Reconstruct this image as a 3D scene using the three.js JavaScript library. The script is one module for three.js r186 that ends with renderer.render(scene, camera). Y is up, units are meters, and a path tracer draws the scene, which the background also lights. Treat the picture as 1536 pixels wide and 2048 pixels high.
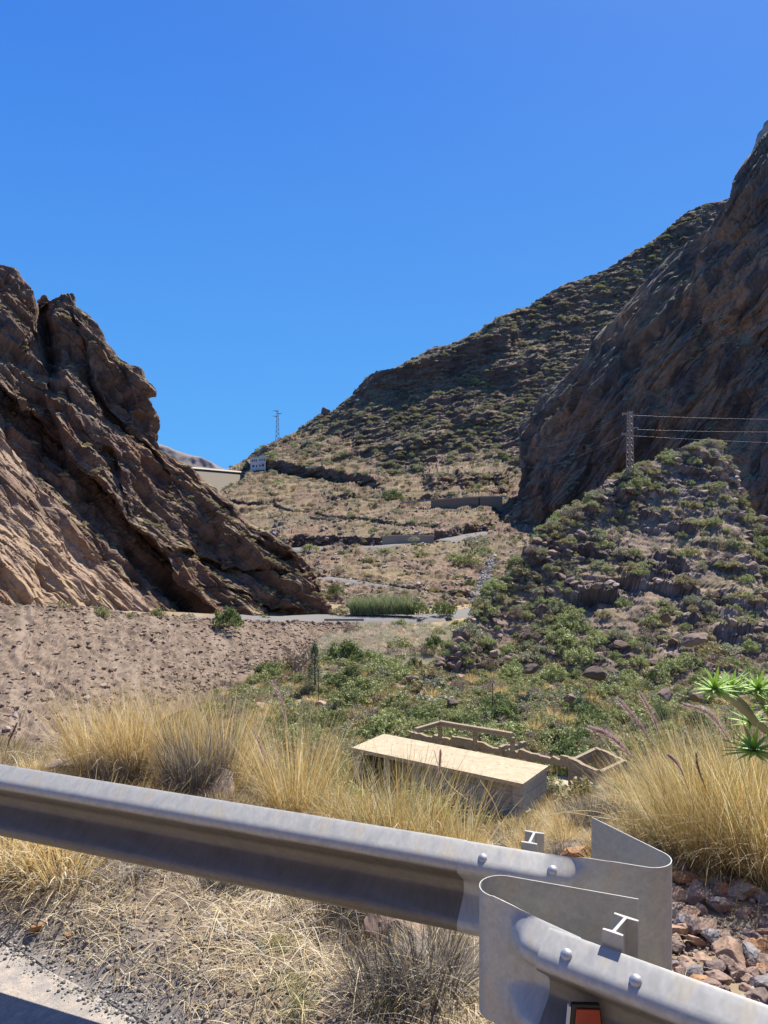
import * as THREE from 'three';
import { mergeGeometries } from 'three/addons/utils/BufferGeometryUtils.js';
import { ImprovedNoise } from 'three/addons/math/ImprovedNoise.js';

// ---------------------------------------------------------------- camera, sky, sun, exposure
const scene = new THREE.Scene();
const FOCAL = 1547, EYE = 1.8;                       // focal length in photo pixels (1536 x 2048), eye height above the road
const camera = new THREE.PerspectiveCamera(2 * Math.atan(1024 / FOCAL) * 180 / Math.PI, 0.75, 0.05, 9000);
camera.position.set(0, EYE, 0);
camera.lookAt(0, EYE, -10);
const SUN_AZ = 35 * Math.PI / 180, SUN_EL = 54 * Math.PI / 180;   // to the right of straight ahead, high
const sunDir = new THREE.Vector3(Math.sin(SUN_AZ) * Math.cos(SUN_EL), Math.sin(SUN_EL), -Math.cos(SUN_AZ) * Math.cos(SUN_EL));
const sun = new THREE.DirectionalLight(new THREE.Color(1, 0.95, 0.86), 5.0);
sun.position.copy(sunDir).multiplyScalar(400);
sun.castShadow = true;
sun.shadow.mapSize.set(4096, 4096);
Object.assign(sun.shadow.camera, { left: -300, right: 300, top: 300, bottom: -300, near: 1, far: 1200 });
scene.add(sun, sun.target);

const renderer = new THREE.WebGLRenderer({ antialias: true });
renderer.toneMapping = THREE.LinearToneMapping;
renderer.toneMappingExposure = 1.75;
renderer.shadowMap.enabled = true;

{ // a clear deep blue sky: paler towards the horizon and round the sun
  const W = 512, H = 256, data = new Float32Array(W * H * 4);
  const zen = [0.012, 0.060, 0.24], mid = [0.023, 0.126, 0.455], hor = [0.076, 0.280, 0.57];
  for (let j = 0; j < H; j++) for (let i = 0; i < W; i++) {
    const el = ((j + 0.5) / H - 0.5) * Math.PI, az = ((i + 0.5) / W - 0.5) * 2 * Math.PI;
    const d = [Math.cos(el) * Math.cos(az), Math.sin(el), Math.cos(el) * Math.sin(az)];
    const e = Math.max(0, d[1]);
    const cs = d[0] * sunDir.x + d[1] * sunDir.y + d[2] * sunDir.z, ang = Math.acos(Math.min(1, Math.max(-1, cs))) * 180 / Math.PI;
    const glow = 0.30 * Math.exp(-ang / 9) + 0.065 * Math.exp(-ang / 30);
    const a = Math.min(1, e / 0.5), b = Math.max(0, (e - 0.5) / 0.5), k = (j * W + i) * 4;
    for (let c = 0; c < 3; c++) {
      const s = Math.pow(a, 0.75);
      const base = (hor[c] * (1 - s) + mid[c] * s) * (1 - b) + zen[c] * b;
      data[k + c] = base + glow * [0.8, 0.95, 0.9][c];
    }
    data[k + 3] = 1;
  }
  const t = new THREE.DataTexture(data, W, H, THREE.RGBAFormat, THREE.FloatType);
  t.mapping = THREE.EquirectangularReflectionMapping; t.magFilter = THREE.LinearFilter; t.needsUpdate = true;
  scene.background = t; scene.environment = t;
}

// ---------------------------------------------------------------- helpers
let seed = 7;
const setSeed = (n) => { seed = n >>> 0; };
const rnd = () => { seed = (seed + 0x6D2B79F5) >>> 0; let t = seed; t = Math.imul(t ^ (t >>> 15), t | 1); t ^= t + Math.imul(t ^ (t >>> 7), t | 61); return ((t ^ (t >>> 14)) >>> 0) / 4294967296; };
const rr = (a, b) => a + (b - a) * rnd();
const gauss = () => (rnd() + rnd() + rnd() + rnd() - 2) * 0.87;
const lerp = (a, b, t) => a + (b - a) * t;
const clamp = (x, a = 0, b = 1) => Math.min(b, Math.max(a, x));
const sstep = (a, b, x) => { const t = clamp((x - a) / (b - a)); return t * t * (3 - 2 * t); };
const PN = new ImprovedNoise();
const noise = (x, y, z) => PN.noise(x + 17.3, y + 5.7, z + 31.1);
const fbm = (x, y, z, n = 4) => { let a = 0.5, s = 0; for (let i = 0; i < n; i++) { s += a * noise(x, y, z); x = x * 2.03 + 3.1; y = y * 2.03 + 7.7; z = z * 2.03 + 1.3; a *= 0.5; } return s; };
const ridged = (x, y, z, n = 4) => { let a = 0.5, s = 0; for (let i = 0; i < n; i++) { s += a * (1 - 2 * Math.abs(noise(x, y, z))); x = x * 2.07 + 3.1; y = y * 2.07 + 7.7; z = z * 2.07 + 1.3; a *= 0.5; } return s; };
const hash1 = (i) => { let h = Math.imul(i | 0, 374761393) + 668265263 | 0; h = Math.imul(h ^ (h >>> 13), 1274126177); return ((h ^ (h >>> 16)) >>> 0) / 4294967296; };
const hash3 = (i, j, k) => hash1(Math.imul(i, 73856093) ^ Math.imul(j, 19349663) ^ Math.imul(k, 83492791));
function worley(x, y, z) {      // [nearest, second nearest, id]
  const X = Math.floor(x), Y = Math.floor(y), Z = Math.floor(z); let a = 9, b = 9, id = 0;
  for (let i = -1; i <= 1; i++) for (let j = -1; j <= 1; j++) for (let k = -1; k <= 1; k++) {
    const h = hash3(X + i, Y + j, Z + k), h2 = hash1((h * 1e9) | 0), h3 = hash1((h2 * 1e9) | 0);
    const d = (X + i + h - x) ** 2 + (Y + j + h2 - y) ** 2 + (Z + k + h3 - z) ** 2;
    if (d < a) { b = a; a = d; id = h3; } else if (d < b) b = d;
  }
  return [Math.sqrt(a), Math.sqrt(b), id];
}
const P = (px, py, z) => [(px - 768) / FOCAL * z, EYE - (py - 1024) / FOCAL * z, -z];   // the point z metres deep on the ray of a photo pixel
const toPx = (p) => [768 + p[0] / -p[2] * FOCAL, 1024 + (EYE - p[1]) / -p[2] * FOCAL];
function polyY(pts, x) { if (x <= pts[0][0]) return pts[0][1]; for (let i = 1; i < pts.length; i++) if (x <= pts[i][0]) return lerp(pts[i - 1][1], pts[i][1], (x - pts[i - 1][0]) / (pts[i][0] - pts[i - 1][0])); return pts[pts.length - 1][1]; }
function segDist(pts, x, y) {   // signed distance to a polyline; positive on its left side going along it in a y-down picture (upper right of a line that runs down to the right)
  let best = 1e9, sg = 1;
  for (let i = 1; i < pts.length; i++) {
    const [ax, ay] = pts[i - 1], [bx, by] = pts[i], dx = bx - ax, dy = by - ay, t = clamp(((x - ax) * dx + (y - ay) * dy) / (dx * dx + dy * dy));
    const ex = x - ax - dx * t, ey = y - ay - dy * t, d = Math.hypot(ex, ey);
    if (d < best) { best = d; sg = dx * (y - ay) - dy * (x - ax) < 0 ? 1 : -1; }
  }
  return best * sg;
}
const taken = new Map();
function numbered(name) { const n = taken.get(name) || 0; taken.set(name, n + 1); return n ? name + '_' + String(n).padStart(3, '0') : name; }
function shade(o) { o.traverse((m) => { if (m.isMesh) { m.castShadow = true; m.receiveShadow = true; } }); return o; }
function put(o, name, label, category, group, kind) {
  o.name = numbered(name); o.userData = { label };
  if (category) o.userData.category = category;
  if (group) o.userData.group = group;
  if (kind) o.userData.kind = kind;
  scene.add(shade(o)); return o;
}
function thing(name, label, category, [x, y, z] = [0, 0, 0], turn = 0, group) { const g = new THREE.Group(); g.position.set(x, y, z); g.rotation.y = turn; return put(g, name, label, category, group); }
function part(parent, name, geo, mat, label) { const m = new THREE.Mesh(geo, mat); m.name = name; if (label) m.userData.label = label; m.castShadow = m.receiveShadow = true; parent.add(m); return m; }
const std = (r, g, b, o = {}) => new THREE.MeshStandardMaterial({ color: new THREE.Color().setRGB(r, g, b), roughness: 0.95, ...o });
const vcol = (o = {}) => new THREE.MeshStandardMaterial({ color: 0xffffff, vertexColors: true, roughness: 1, ...o });
function geoFrom(pos, idx, col, uv) {
  const g = new THREE.BufferGeometry();
  g.setAttribute('position', new THREE.BufferAttribute(pos instanceof Float32Array ? pos : new Float32Array(pos), 3));
  if (col) g.setAttribute('color', new THREE.BufferAttribute(col instanceof Float32Array ? col : new Float32Array(col), 3));
  if (uv) g.setAttribute('uv', new THREE.BufferAttribute(new Float32Array(uv), 2));
  g.setIndex(new THREE.BufferAttribute(idx instanceof Uint32Array ? idx : new Uint32Array(idx), 1));
  g.computeVertexNormals(); return g;
}
function gridIndex(nu, nv) { const idx = new Uint32Array((nu - 1) * (nv - 1) * 6); let k = 0; for (let j = 0; j < nv - 1; j++) for (let i = 0; i < nu - 1; i++) { const a = j * nu + i; idx.set([a, a + 1, a + nu + 1, a, a + nu + 1, a + nu], k); k += 6; } return idx; }
// a surface: base(s, t) -> [x, y, z]; relief(p, n, s, t) -> metres along the smooth normal; tint(p, slope, s, t) -> linear colour
function surface(nu, nv, base, relief, tint, smooth) {
  const n = nu * nv, B = new Float32Array(n * 3), pos = new Float32Array(n * 3), col = new Float32Array(n * 3), N = new Float32Array(n * 3);
  for (let j = 0; j < nv; j++) for (let i = 0; i < nu; i++) B.set(base(i / (nu - 1), j / (nv - 1)), (j * nu + i) * 3);
  const S = smooth ? new Float32Array(n * 3) : B; if (smooth) for (let j = 0; j < nv; j++) for (let i = 0; i < nu; i++) S.set(smooth(i / (nu - 1), j / (nv - 1)), (j * nu + i) * 3);
  const g0 = (i, j) => (clamp(j, 0, nv - 1) * nu + clamp(i, 0, nu - 1)) * 3;
  for (let j = 0; j < nv; j++) for (let i = 0; i < nu; i++) {
    const w = 4, a = g0(i + w, j), b = g0(i - w, j), c = g0(i, j + w), d = g0(i, j - w);
    const ux = S[a] - S[b], uy = S[a + 1] - S[b + 1], uz = S[a + 2] - S[b + 2], vx = S[c] - S[d], vy = S[c + 1] - S[d + 1], vz = S[c + 2] - S[d + 2];
    let x = uy * vz - uz * vy, y = uz * vx - ux * vz, z = ux * vy - uy * vx; const l = Math.hypot(x, y, z) || 1; x /= l; y /= l; z /= l;
    N.set([x, y, z], (j * nu + i) * 3);
  }
  const at = (i, j) => { const k = (j * nu + i) * 3; return [B[k], B[k + 1], B[k + 2]]; };
  for (let j = 0; j < nv; j++) for (let i = 0; i < nu; i++) {
    const k = (j * nu + i) * 3, p = at(i, j), nn = [N[k], N[k + 1], N[k + 2]], h = relief ? relief(p, nn, i / (nu - 1), j / (nv - 1)) : 0;
    pos[k] = p[0] + nn[0] * h; pos[k + 1] = p[1] + nn[1] * h; pos[k + 2] = p[2] + nn[2] * h;
  }
  const g = geoFrom(pos, gridIndex(nu, nv)); const fn = g.attributes.normal.array;
  for (let k = 0; k < n; k++) { const i = k % nu, j = (k / nu) | 0; col.set(tint([pos[k * 3], pos[k * 3 + 1], pos[k * 3 + 2]], fn[k * 3 + 1], i / (nu - 1), j / (nv - 1)), k * 3); }
  g.setAttribute('color', new THREE.BufferAttribute(col, 3));
  g.userData.sample = (s, t) => {          // point and upward slope of the finished surface
    const i = clamp(Math.round(s * (nu - 1)), 0, nu - 1), j = clamp(Math.round(t * (nv - 1)), 0, nv - 1), k = (j * nu + i) * 3;
    return { p: [pos[k], pos[k + 1], pos[k + 2]], n: [fn[k], fn[k + 1], fn[k + 2]] };
  };
  return g;
}
function catmull(a, b, c, d, t) { const t2 = t * t, t3 = t2 * t; return 0.5 * (2 * b + (c - a) * t + (2 * a - 5 * b + 4 * c - d) * t2 + (3 * b - a - 3 * c + d) * t3); }
function along(row, s) { const n = row.length - 1, f = clamp(s) * n, i = Math.min(n - 1, Math.floor(f)), t = f - i, g = (k) => row[clamp(k, 0, n)]; return row[0].map((_, c) => catmull(g(i - 1)[c], g(i)[c], g(i + 1)[c], g(i + 2)[c], t)); }
function loft(rows) { return (s, t) => along(rows.map((r) => along(r, s)), t); }   // control rows of [px, py, depth]
const mix3 = (a, b, t) => [lerp(a[0], b[0], t), lerp(a[1], b[1], t), lerp(a[2], b[2], t)];
// beds of rock: steps along the direction n, each bed standing proud of the one below it and receding upwards
function beds(p, n, size, amp, wob = 0.35) {
  const w = wob * size, t = (p[0] * n[0] + p[1] * n[1] + p[2] * n[2]) / size + wob * 2.2 * fbm(p[0] / size / 3, p[1] / size / 3, p[2] / size / 3, 3);
  const i = Math.floor(t), f = t - i, h = hash1(i * 13 + ((size * 10) | 0));
  const run = 0.5 + 0.9 * noise(p[0] / size / 2.6 + i * 7.1, p[1] / size / 2.6, p[2] / size / 2.6 + i * 3.3);
  return amp * clamp(0.25 + h) * clamp(run, 0, 1.2) * (1 - Math.pow(f, 0.8)) * Math.min(1, f / 0.07);
}

// jointed blocks between the beds: cells stretched along the bedding, some split, many whole
function blocks(p, n, size, amp) {
  const q = [p[0] + 0.22 * size * noise(p[0] / size, p[1] / size, 3), p[1] + 0.22 * size * noise(p[1] / size, p[2] / size, 5), p[2]];
  const t = q[0] * n[0] + q[1] * n[1] + q[2] * n[2], u = q[0] * n[1] - q[1] * n[0], w = worley(u / size / 2.2, t / size / 0.75, q[2] / size / 1.6);
  const open = sstep(0.35, 0.6, 0.5 + fbm(p[0] / size / 3 + 7, p[1] / size / 3, p[2] / size / 3, 2));
  return amp * ((w[2] - 0.5) * (0.3 + 0.9 * open) - 0.35 * open * (1 - sstep(0.0, 0.1, w[1] - w[0])));
}

const crags = (p, k = 1) => k * (0.55 * ridged(p[0] / 3.1, p[1] / 2.6, p[2] / 3.1, 2) + 0.34 * ridged(p[0] / 1.3, p[1] / 1.1, p[2] / 1.3, 3) + 0.16 * noise(p[0] * 2.3, p[1] * 2.9, p[2] * 2.3) + 0.10 * noise(p[0] * 5.1, p[1] * 5.9, p[2] * 5.1));
const speck = (c, p, k) => { const m = 1 + k * (hash3(Math.round(p[0] * 9), Math.round(p[1] * 9), Math.round(p[2] * 9)) - 0.5) + k * 0.9 * noise(p[0] * 3.3, p[1] * 3.3, p[2] * 3.3); return [c[0] * m, c[1] * m, c[2] * m]; };

// broken faces: every cell, stretched along the bedding, is a plane of its own tilt
function broken(p, n, size, amp, sx = 2.2, st = 0.8, sz = 1.6) {
  const t = p[0] * n[0] + p[1] * n[1] + p[2] * n[2], u = p[0] * n[1] - p[1] * n[0], x = u / size / sx, y = t / size / st, z = p[2] / size / sz;
  const X = Math.floor(x), Y = Math.floor(y), Z = Math.floor(z); let a = 9, b = 9, q = null, r = null;
  for (let i = -1; i <= 1; i++) for (let j = -1; j <= 1; j++) for (let k = -1; k <= 1; k++) {
    const h = hash3(X + i, Y + j, Z + k), h2 = hash1((h * 1e9) | 0), h3 = hash1((h2 * 1e9) | 0), dx = X + i + h - x, dy = Y + j + h2 - y, dz = Z + k + h3 - z, d = dx * dx + dy * dy + dz * dz;
    if (d < a) { b = a; r = q; a = d; q = [dx, dy, dz, h, h2, h3]; } else if (d < b) { b = d; r = [dx, dy, dz, h, h2, h3]; }
  }
  const e = Math.sqrt(b) - Math.sqrt(a), val = (c) => (hash1((c[5] * 1e9) | 0) - 0.5) + 1.1 * ((c[3] - 0.5) * c[0] + (c[4] + 0.15) * c[1] + (c[5] - 0.5) * c[2]);
  return amp * (lerp(val(r || q), val(q), 0.5 + 0.5 * sstep(0, 0.22, e)) - 0.3 * (q[4] > 0.5 ? 1 - sstep(0, 0.12, e) : 0));
}
// ---------------------------------------------------------------- the terrain
// valley ground: the road shelf, the slope below it and the flat floor
const RAILZ = (x) => 2.728 - 0.4 * x;                         // depth of the guard rail line
function groundY(x, z) {                                      // z is depth (positive ahead)
  const e = z - (4.1 - 0.5 * x + 1.6 * sstep(0.5, 2.0, x) + 0.35 * sstep(1.5, 2.5, x) * x + 0.2 * noise(x * 0.7, 3, z * 0.7));
  let y = -0.07 * clamp((z - RAILZ(x) - 0.2) / 1.5) * sstep(0, 1, z - RAILZ(x));
  if (e > 0) y -= 0.52 * e * e / (e + 0.7);
  const floor = -15.4 + 0.5 * noise(x / 23, 1, z / 23) + 0.25 * noise(x / 7, 2, z / 7) + 0.25 * sstep(95, 118, z);
  const k = 2.5, h = clamp(0.5 + 0.5 * (y - floor) / k);
  return lerp(floor, y, h) + k * h * (1 - h);
}
const soil = [0.20, 0.150, 0.105], soilDark = [0.12, 0.09, 0.066], straw = [0.34, 0.25, 0.115], olive = [0.12, 0.12, 0.058];
const groundMat = vcol();
{
  const g = surface(420, 420, (s, t) => {
    const z = 1.2 * Math.pow(150 / 1.2, t), w = 1.25 * z + 6, x = (s - 0.5) * 2 * w * 0.62;
    return [x, groundY(x, z) - 0.45 * (1 - sstep(6, 11, z)), -z];
  }, (p) => 0.06 * fbm(p[0] * 1.3, p[1], p[2] * 1.3, 4) * sstep(4, 9, -p[2]), (p) => {
    const a = 0.5 + fbm(p[0] * 0.25, 3, p[2] * 0.25, 4), b = 0.5 + fbm(p[0] * 1.6, 9, p[2] * 1.6, 3), z = -p[2];
    let c = mix3(soil, straw, sstep(0.35, 0.75, a));
    c = mix3(c, olive, 0.75 * sstep(0.5, 0.75, 0.5 + fbm(p[0] * 0.12 + 5, 4, p[2] * 0.12, 4)) * sstep(20, 50, z));
    c = mix3(c, straw, 0.7 * sstep(84, 94, z) * sstep(-8, 0, p[0]));
    return speck(mix3(c, soilDark, 0.6 * sstep(0.5, 0.9, b)), p, 0.3);
  });
  put(new THREE.Mesh(g, groundMat), 'valley_ground', 'dry valley floor with straw-coloured grass and bare soil below the road', null, null, 'structure');
}
// a wide sheet of land under everything, out to the horizon
{
  const g = surface(60, 60, (s, t) => [(s - 0.5) * 5000, -26, 300 - t * 3400], (p) => 3 * noise(p[0] / 300, 0, p[2] / 300), () => soil);
  put(new THREE.Mesh(g, groundMat), 'land', 'bare brown land spreading under the hills to the horizon', null, null, 'structure');
}
const rockA = [0.190, 0.120, 0.080], rockB = [0.088, 0.058, 0.045], rockRed = [0.20, 0.095, 0.05], rockPale = [0.31, 0.215, 0.145], rockTan = [0.38, 0.26, 0.14];
function cliffTint(p, up, k) {
  const a = 0.5 + fbm(p[0] / 9, p[1] / 9, p[2] / 9, 4), b = 0.5 + fbm(p[0] / 2.2, p[1] / 2.2, p[2] / 2.2, 3), c = 0.5 + fbm(p[0] / 16 + 9, p[1] / 16, p[2] / 16, 3);
  let q = mix3(rockB, rockA, sstep(0.3, 0.65, b));
  q = mix3(q, rockRed, 0.6 * sstep(0.5, 0.75, c));
  q = mix3(q, rockPale, (k || 0) * sstep(0.3, 0.6, a));
  return speck(q, p, 0.45);
}
const rockMat = vcol();
const facets = (g) => { const f = g.toNonIndexed(); f.computeVertexNormals(); return f; };      // broken rock: every face keeps its own edge
// left embankment: loose talus below the valley road, with the road bench on top
const EMB = loft([
  [[-420, 1720, 36], [-150, 1640, 40], [60, 1560, 46], [210, 1500, 52], [340, 1430, 63], [430, 1400, 72], [520, 1345, 82], [600, 1308, 93], [700, 1278, 108], [800, 1268, 115]],
  [[-420, 1480, 45], [-150, 1440, 50], [60, 1400, 55], [200, 1370, 61], [330, 1345, 71], [430, 1330, 80], [520, 1308, 89], [600, 1285, 98], [690, 1266, 110], [790, 1262, 116]],
  [[-420, 1250, 58], [-150, 1238, 63], [60, 1232, 70], [190, 1235, 77], [320, 1242, 86], [430, 1250, 93], [520, 1252, 101], [600, 1251, 107], [680, 1252, 113], [780, 1252, 117.5]],
  [[-420, 1222, 60], [-150, 1220, 65.5], [60, 1222, 72.5], [190, 1229, 79.5], [320, 1237, 88.5], [430, 1243, 95.5], [520, 1246, 103], [600, 1246, 109], [680, 1248, 114.5], [780, 1249, 118.2]],
  [[-420, 1200, 70], [-150, 1200, 76], [60, 1206, 83], [190, 1214, 90], [320, 1222, 98], [430, 1228, 105], [520, 1232, 112], [600, 1233, 118], [680, 1237, 122], [780, 1240, 125]],
]);
const embGeo = surface(430, 260, (s, t) => P(...EMB(s, t)), (p, n, s, t) => {
  const e = sstep(0, 0.08, t) * (1 - sstep(0.62, 0.7, t));
  const gully = ridged(s * 34 + t * 4 + 1.6 * noise(p[0] / 3, p[1] / 3, p[2] / 3), t * 2.2, 1, 3);
  return e * (0.5 * gully + 0.22 * fbm(p[0] * 0.7, p[1] * 0.7, p[2] * 0.7, 4) + 0.16 * fbm(p[0] * 2.5, p[1] * 2.5, p[2] * 2.5, 3) + broken(p, [0.5, 0.8, 0.3], 0.7, 0.12, 1, 1, 1) * sstep(0.4, 0.7, 0.5 + fbm(p[0] / 5, p[1] / 5, p[2] / 5, 3))) + 0.5 * e * (fbm(p[0] / 6, p[1] / 6, p[2] / 6, 2));
}, (p, up, s, t) => {
  const b = 0.5 + fbm(p[0] * 1.1, p[1] * 1.1, p[2] * 1.1, 3), a = 0.5 + fbm(s * 40, t * 2, 4, 3);
  let c = speck(mix3([0.205, 0.147, 0.103], [0.138, 0.098, 0.068], sstep(0.35, 0.75, b)), p, 0.5);
  c = mix3(c, [0.27, 0.205, 0.15], 0.6 * sstep(0.5, 0.8, a));
  return mix3(c, straw, 0.55 * sstep(0.68, 0.75, t) * sstep(0.4, 0.6, b));
});
put(new THREE.Mesh(facets(embGeo), rockMat), 'talus_embankment', 'brown gravelly talus bank falling from the valley road', null, null, 'structure');

// left cliff, the slab in front of it
const bedL = [0.62, 0.70, -0.35];
const slabRidge = [[-220, 680, 80], [-90, 770, 84], [-20, 838, 87], [30, 888, 89], [75, 938, 90.5], [115, 1005, 91.5], [165, 1075, 92.5], [215, 1122, 94], [262, 1165, 95.5], [318, 1218, 97.5]];
const slabBase = [[-220, 1225, 68], [-90, 1225, 72], [-20, 1228, 74], [30, 1228, 76], [75, 1230, 78], [120, 1232, 81], [170, 1235, 84], [220, 1238, 88], [265, 1240, 91], [325, 1243, 95]];
const SLAB = loft([slabBase.map(([x, y, z]) => [x, y + 14, z - 1]), ...[0.22, 0.45, 0.7, 0.9].map((t) => slabBase.map((b, i) => { const r = slabRidge[i]; return [lerp(b[0], r[0], t), lerp(b[1], r[1], t), lerp(b[2], r[2], Math.pow(t, 1.15)) - 1.2 * Math.sin(t * 3)]; })), slabRidge, slabRidge.map(([x, y, z]) => [x - 12, y + 30, z + 5]), slabRidge.map(([x, y, z]) => [x - 40, y + 160, z + 9])]);
const slabGeo = surface(300, 340, (s, t) => P(...SLAB(s, t)), (p, n, s, t) => {
  const f = 1 - sstep(0.84, 0.9, t);
  return f * (-0.8 + beds(p, bedL, 6.5, 2.0, 0.2) + broken(p, bedL, 4.0, 1.0, 2.6, 0.9) + broken(p, bedL, 1.5, 0.42, 2.4, 0.8) + broken(p, bedL, 0.6, 0.14) + 0.05 * fbm(p[0] * 1.4, p[1] * 1.4, p[2] * 1.4, 4) + 0.8 * fbm(p[0] / 7, p[1] / 7, p[2] / 7, 2));
}, (p, up, s, t) => { const c = cliffTint(p, up, 0.85); const d = 0.5 + fbm(p[0] / 4 + 3, p[1] / 4, p[2] / 4, 3); return mix3(c, rockTan, 0.55 * sstep(0.5, 0.7, d) * (1 - sstep(0.3, 0.6, t))); });
put(new THREE.Mesh(facets(slabGeo), rockMat), 'rock_slab', 'pale tilted rock slab at the foot of the left cliff', null, null, 'structure');

const cliffSky = [[-220, 430], [-100, 480], [0, 548], [40, 578], [76, 614], [92, 600], [118, 597], [150, 593], [200, 648], [245, 706], [288, 757], [291, 800], [328, 885], [400, 945], [470, 1000], [540, 1058], [602, 1108], [640, 1180], [658, 1238]];
const cliffBasePx = [-220, -100, -20, 20, 50, 75, 100, 130, 165, 205, 245, 285, 335, 395, 455, 515, 570, 625, 660];
const cliffBase = cliffBasePx.map((x) => [x, lerp(1210, 1252, (x + 220) / 880), lerp(74, 121, Math.pow((x + 220) / 880, 0.95))]);
const cliffTop = cliffSky.map(([x, y], i) => [x, y, lerp(122, 128, i / 18) - (i > 15 ? (i - 15) * 2 : 0)]);
const CLIFF = loft([cliffBase.map(([x, y, z]) => [x, y + 16, z - 1]), ...[0.15, 0.3, 0.45, 0.6, 0.75, 0.88].map((t) => cliffBase.map((b, i) => { const r = cliffTop[i]; return [lerp(b[0], r[0], t), lerp(b[1], r[1], t), lerp(b[2], r[2], Math.pow(t, 1.25))]; })), cliffTop, cliffTop.map(([x, y, z]) => [x - 10, y + 26, z + 9]), cliffTop.map(([x, y, z]) => [x - 60, y + 200, z + 40])]);
const creases = [  // ledges that overhang the rock below them: line in the photo, depth in metres, reach in pixels
  [[[-60, 700], [-20, 735], [60, 815], [150, 905], [220, 985], [300, 1076], [333, 1118], [366, 1153], [412, 1192]], 8.5, 85],
  [[[165, 672], [190, 740], [215, 790], [262, 835], [300, 880], [332, 930]], 4.6, 34],
  [[[355, 1096], [431, 1100], [464, 1119], [501, 1125], [540, 1134]], 4.6, 28],
  [[[536, 1080], [572, 1103], [600, 1110]], 4.0, 20],
  [[[430, 1040], [442, 1062], [452, 1090]], 2.4, 22],
  [[[210, 880], [235, 905], [250, 950]], 4.2, 28],
  [[[0, 700], [50, 715], [100, 730]], -2.2, 30],
  [[[90, 790], [120, 850], [130, 900]], 3.6, 26],
  [[[250, 735], [258, 775], [280, 808], [292, 812]], 2.6, 20],
  [[[440, 1165], [500, 1180], [560, 1205], [620, 1222]], 3.0, 24],
];
const cliffGeo = surface(420, 470, (s, t) => {
  const q = CLIFF(s, t); let dz = 0;
  if (t < 0.84) for (const [line, depth, reach] of creases) {
    const d = segDist(line, q[0], q[1]);
    if (d < 8 && d > -reach * 4) {
      const ends = sstep(0, 40, Math.min(Math.hypot(q[0] - line[0][0], q[1] - line[0][1]), Math.hypot(q[0] - line[line.length - 1][0], q[1] - line[line.length - 1][1])) + 12);
      dz += depth * ends * (1 - sstep(-5, 5, d)) * Math.exp(Math.min(0, d) / reach);
    }
  }
  const slot = segDist([[82, 600], [95, 680], [103, 745]], q[0], q[1]);            // the dark cleft beside the knob
  dz += 9 * Math.exp(-((slot / 15) ** 2)) * (t < 0.86 ? 1 : 0);
  return P(q[0], q[1], q[2] + dz);
}, (p, n, s, t) => {
  const f = 1 - 0.6 * sstep(0.78, 0.86, t);
  return f * (-1.2 + beds(p, bedL, 12, 2.2, 0.2) + beds(p, bedL, 4.6, 1.4, 0.2) + broken(p, bedL, 7, 2.2, 2.0, 0.9) + broken(p, bedL, 2.8, 0.95, 2.0, 0.85) + broken(p, bedL, 1.2, 0.42, 1.8, 0.8) + broken(p, bedL, 0.55, 0.16) + 0.06 * fbm(p[0] * 0.9, p[1] * 0.9, p[2] * 0.9, 4) + 1.4 * fbm(p[0] / 9, p[1] / 9, p[2] / 9, 3));
}, (p, up, s, t) => {
  const q0 = cliffTint(p, up, 0.12 + 0.55 * sstep(0.75, 0.95, s) * (1 - sstep(0.2, 0.5, t)));
  const q = q0.map((v) => v * 0.86);
  return mix3(q, [0.27, 0.22, 0.115], 0.8 * sstep(0.62, 0.8, up) * sstep(0.42, 0.6, 0.5 + fbm(p[0] / 3, p[1] / 3 + 4, p[2] / 3, 3)));   // dry grass on ledges
}, (s, t) => P(...CLIFF(s, t)));
put(new THREE.Mesh(facets(cliffGeo), rockMat), 'cliff_left', 'rugged brown rock cliff with slanting beds left of the valley', null, null, 'structure');

// the far side of the valley: terraced hill with the hairpin road, running up to the long ridge
const hillSky = [[300, 1012], [380, 1003], [440, 988], [462, 936], [480, 926], [500, 911], [530, 893], [555, 882], [600, 856], [632, 834], [660, 824], [700, 795], [738, 750], [760, 742], [800, 730], [870, 692], [905, 688], [960, 660], [1000, 632], [1060, 611], [1120, 571], [1200, 545], [1290, 490], [1330, 462], [1370, 425], [1400, 410], [1450, 400], [1540, 380]];
const hillDepth = [[300, 385], [440, 420], [462, 455], [555, 468], [650, 476], [740, 482], [870, 492], [1000, 508], [1200, 546], [1450, 592], [1540, 600]];
const depthAt = [[930, 415], [950, 388], [985, 325], [1020, 287], [1060, 248], [1095, 212], [1130, 185], [1165, 162], [1200, 146], [1225, 136], [1240, 130], [1262, 124]];
const hillRoads = [  // benches: line of the road edge in the photo, jump in px, height of the cut above it, first and last px
  { line: [[560, 1106], [590, 1098], [640, 1096], [760, 1096], [800, 1092], [860, 1090], [905, 1083], [945, 1072], [985, 1066]], jump: 9, cut: 24 },
  { line: [[455, 1012], [540, 1015], [575, 1026], [640, 1036], [720, 1046], [800, 1056], [880, 1062]], jump: 5, cut: 10 },
  { line: [[530, 944], [560, 950], [620, 958], [700, 972], [760, 985]], jump: 5, cut: 26 },
  { line: [[640, 1160], [680, 1164], [740, 1172], [790, 1182], [860, 1192], [950, 1200]], jump: 6, cut: 10 },
  { line: [[770, 1005], [830, 1006], [870, 1003], [945, 995], [1010, 993]], jump: 6, cut: 12 },
];
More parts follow.
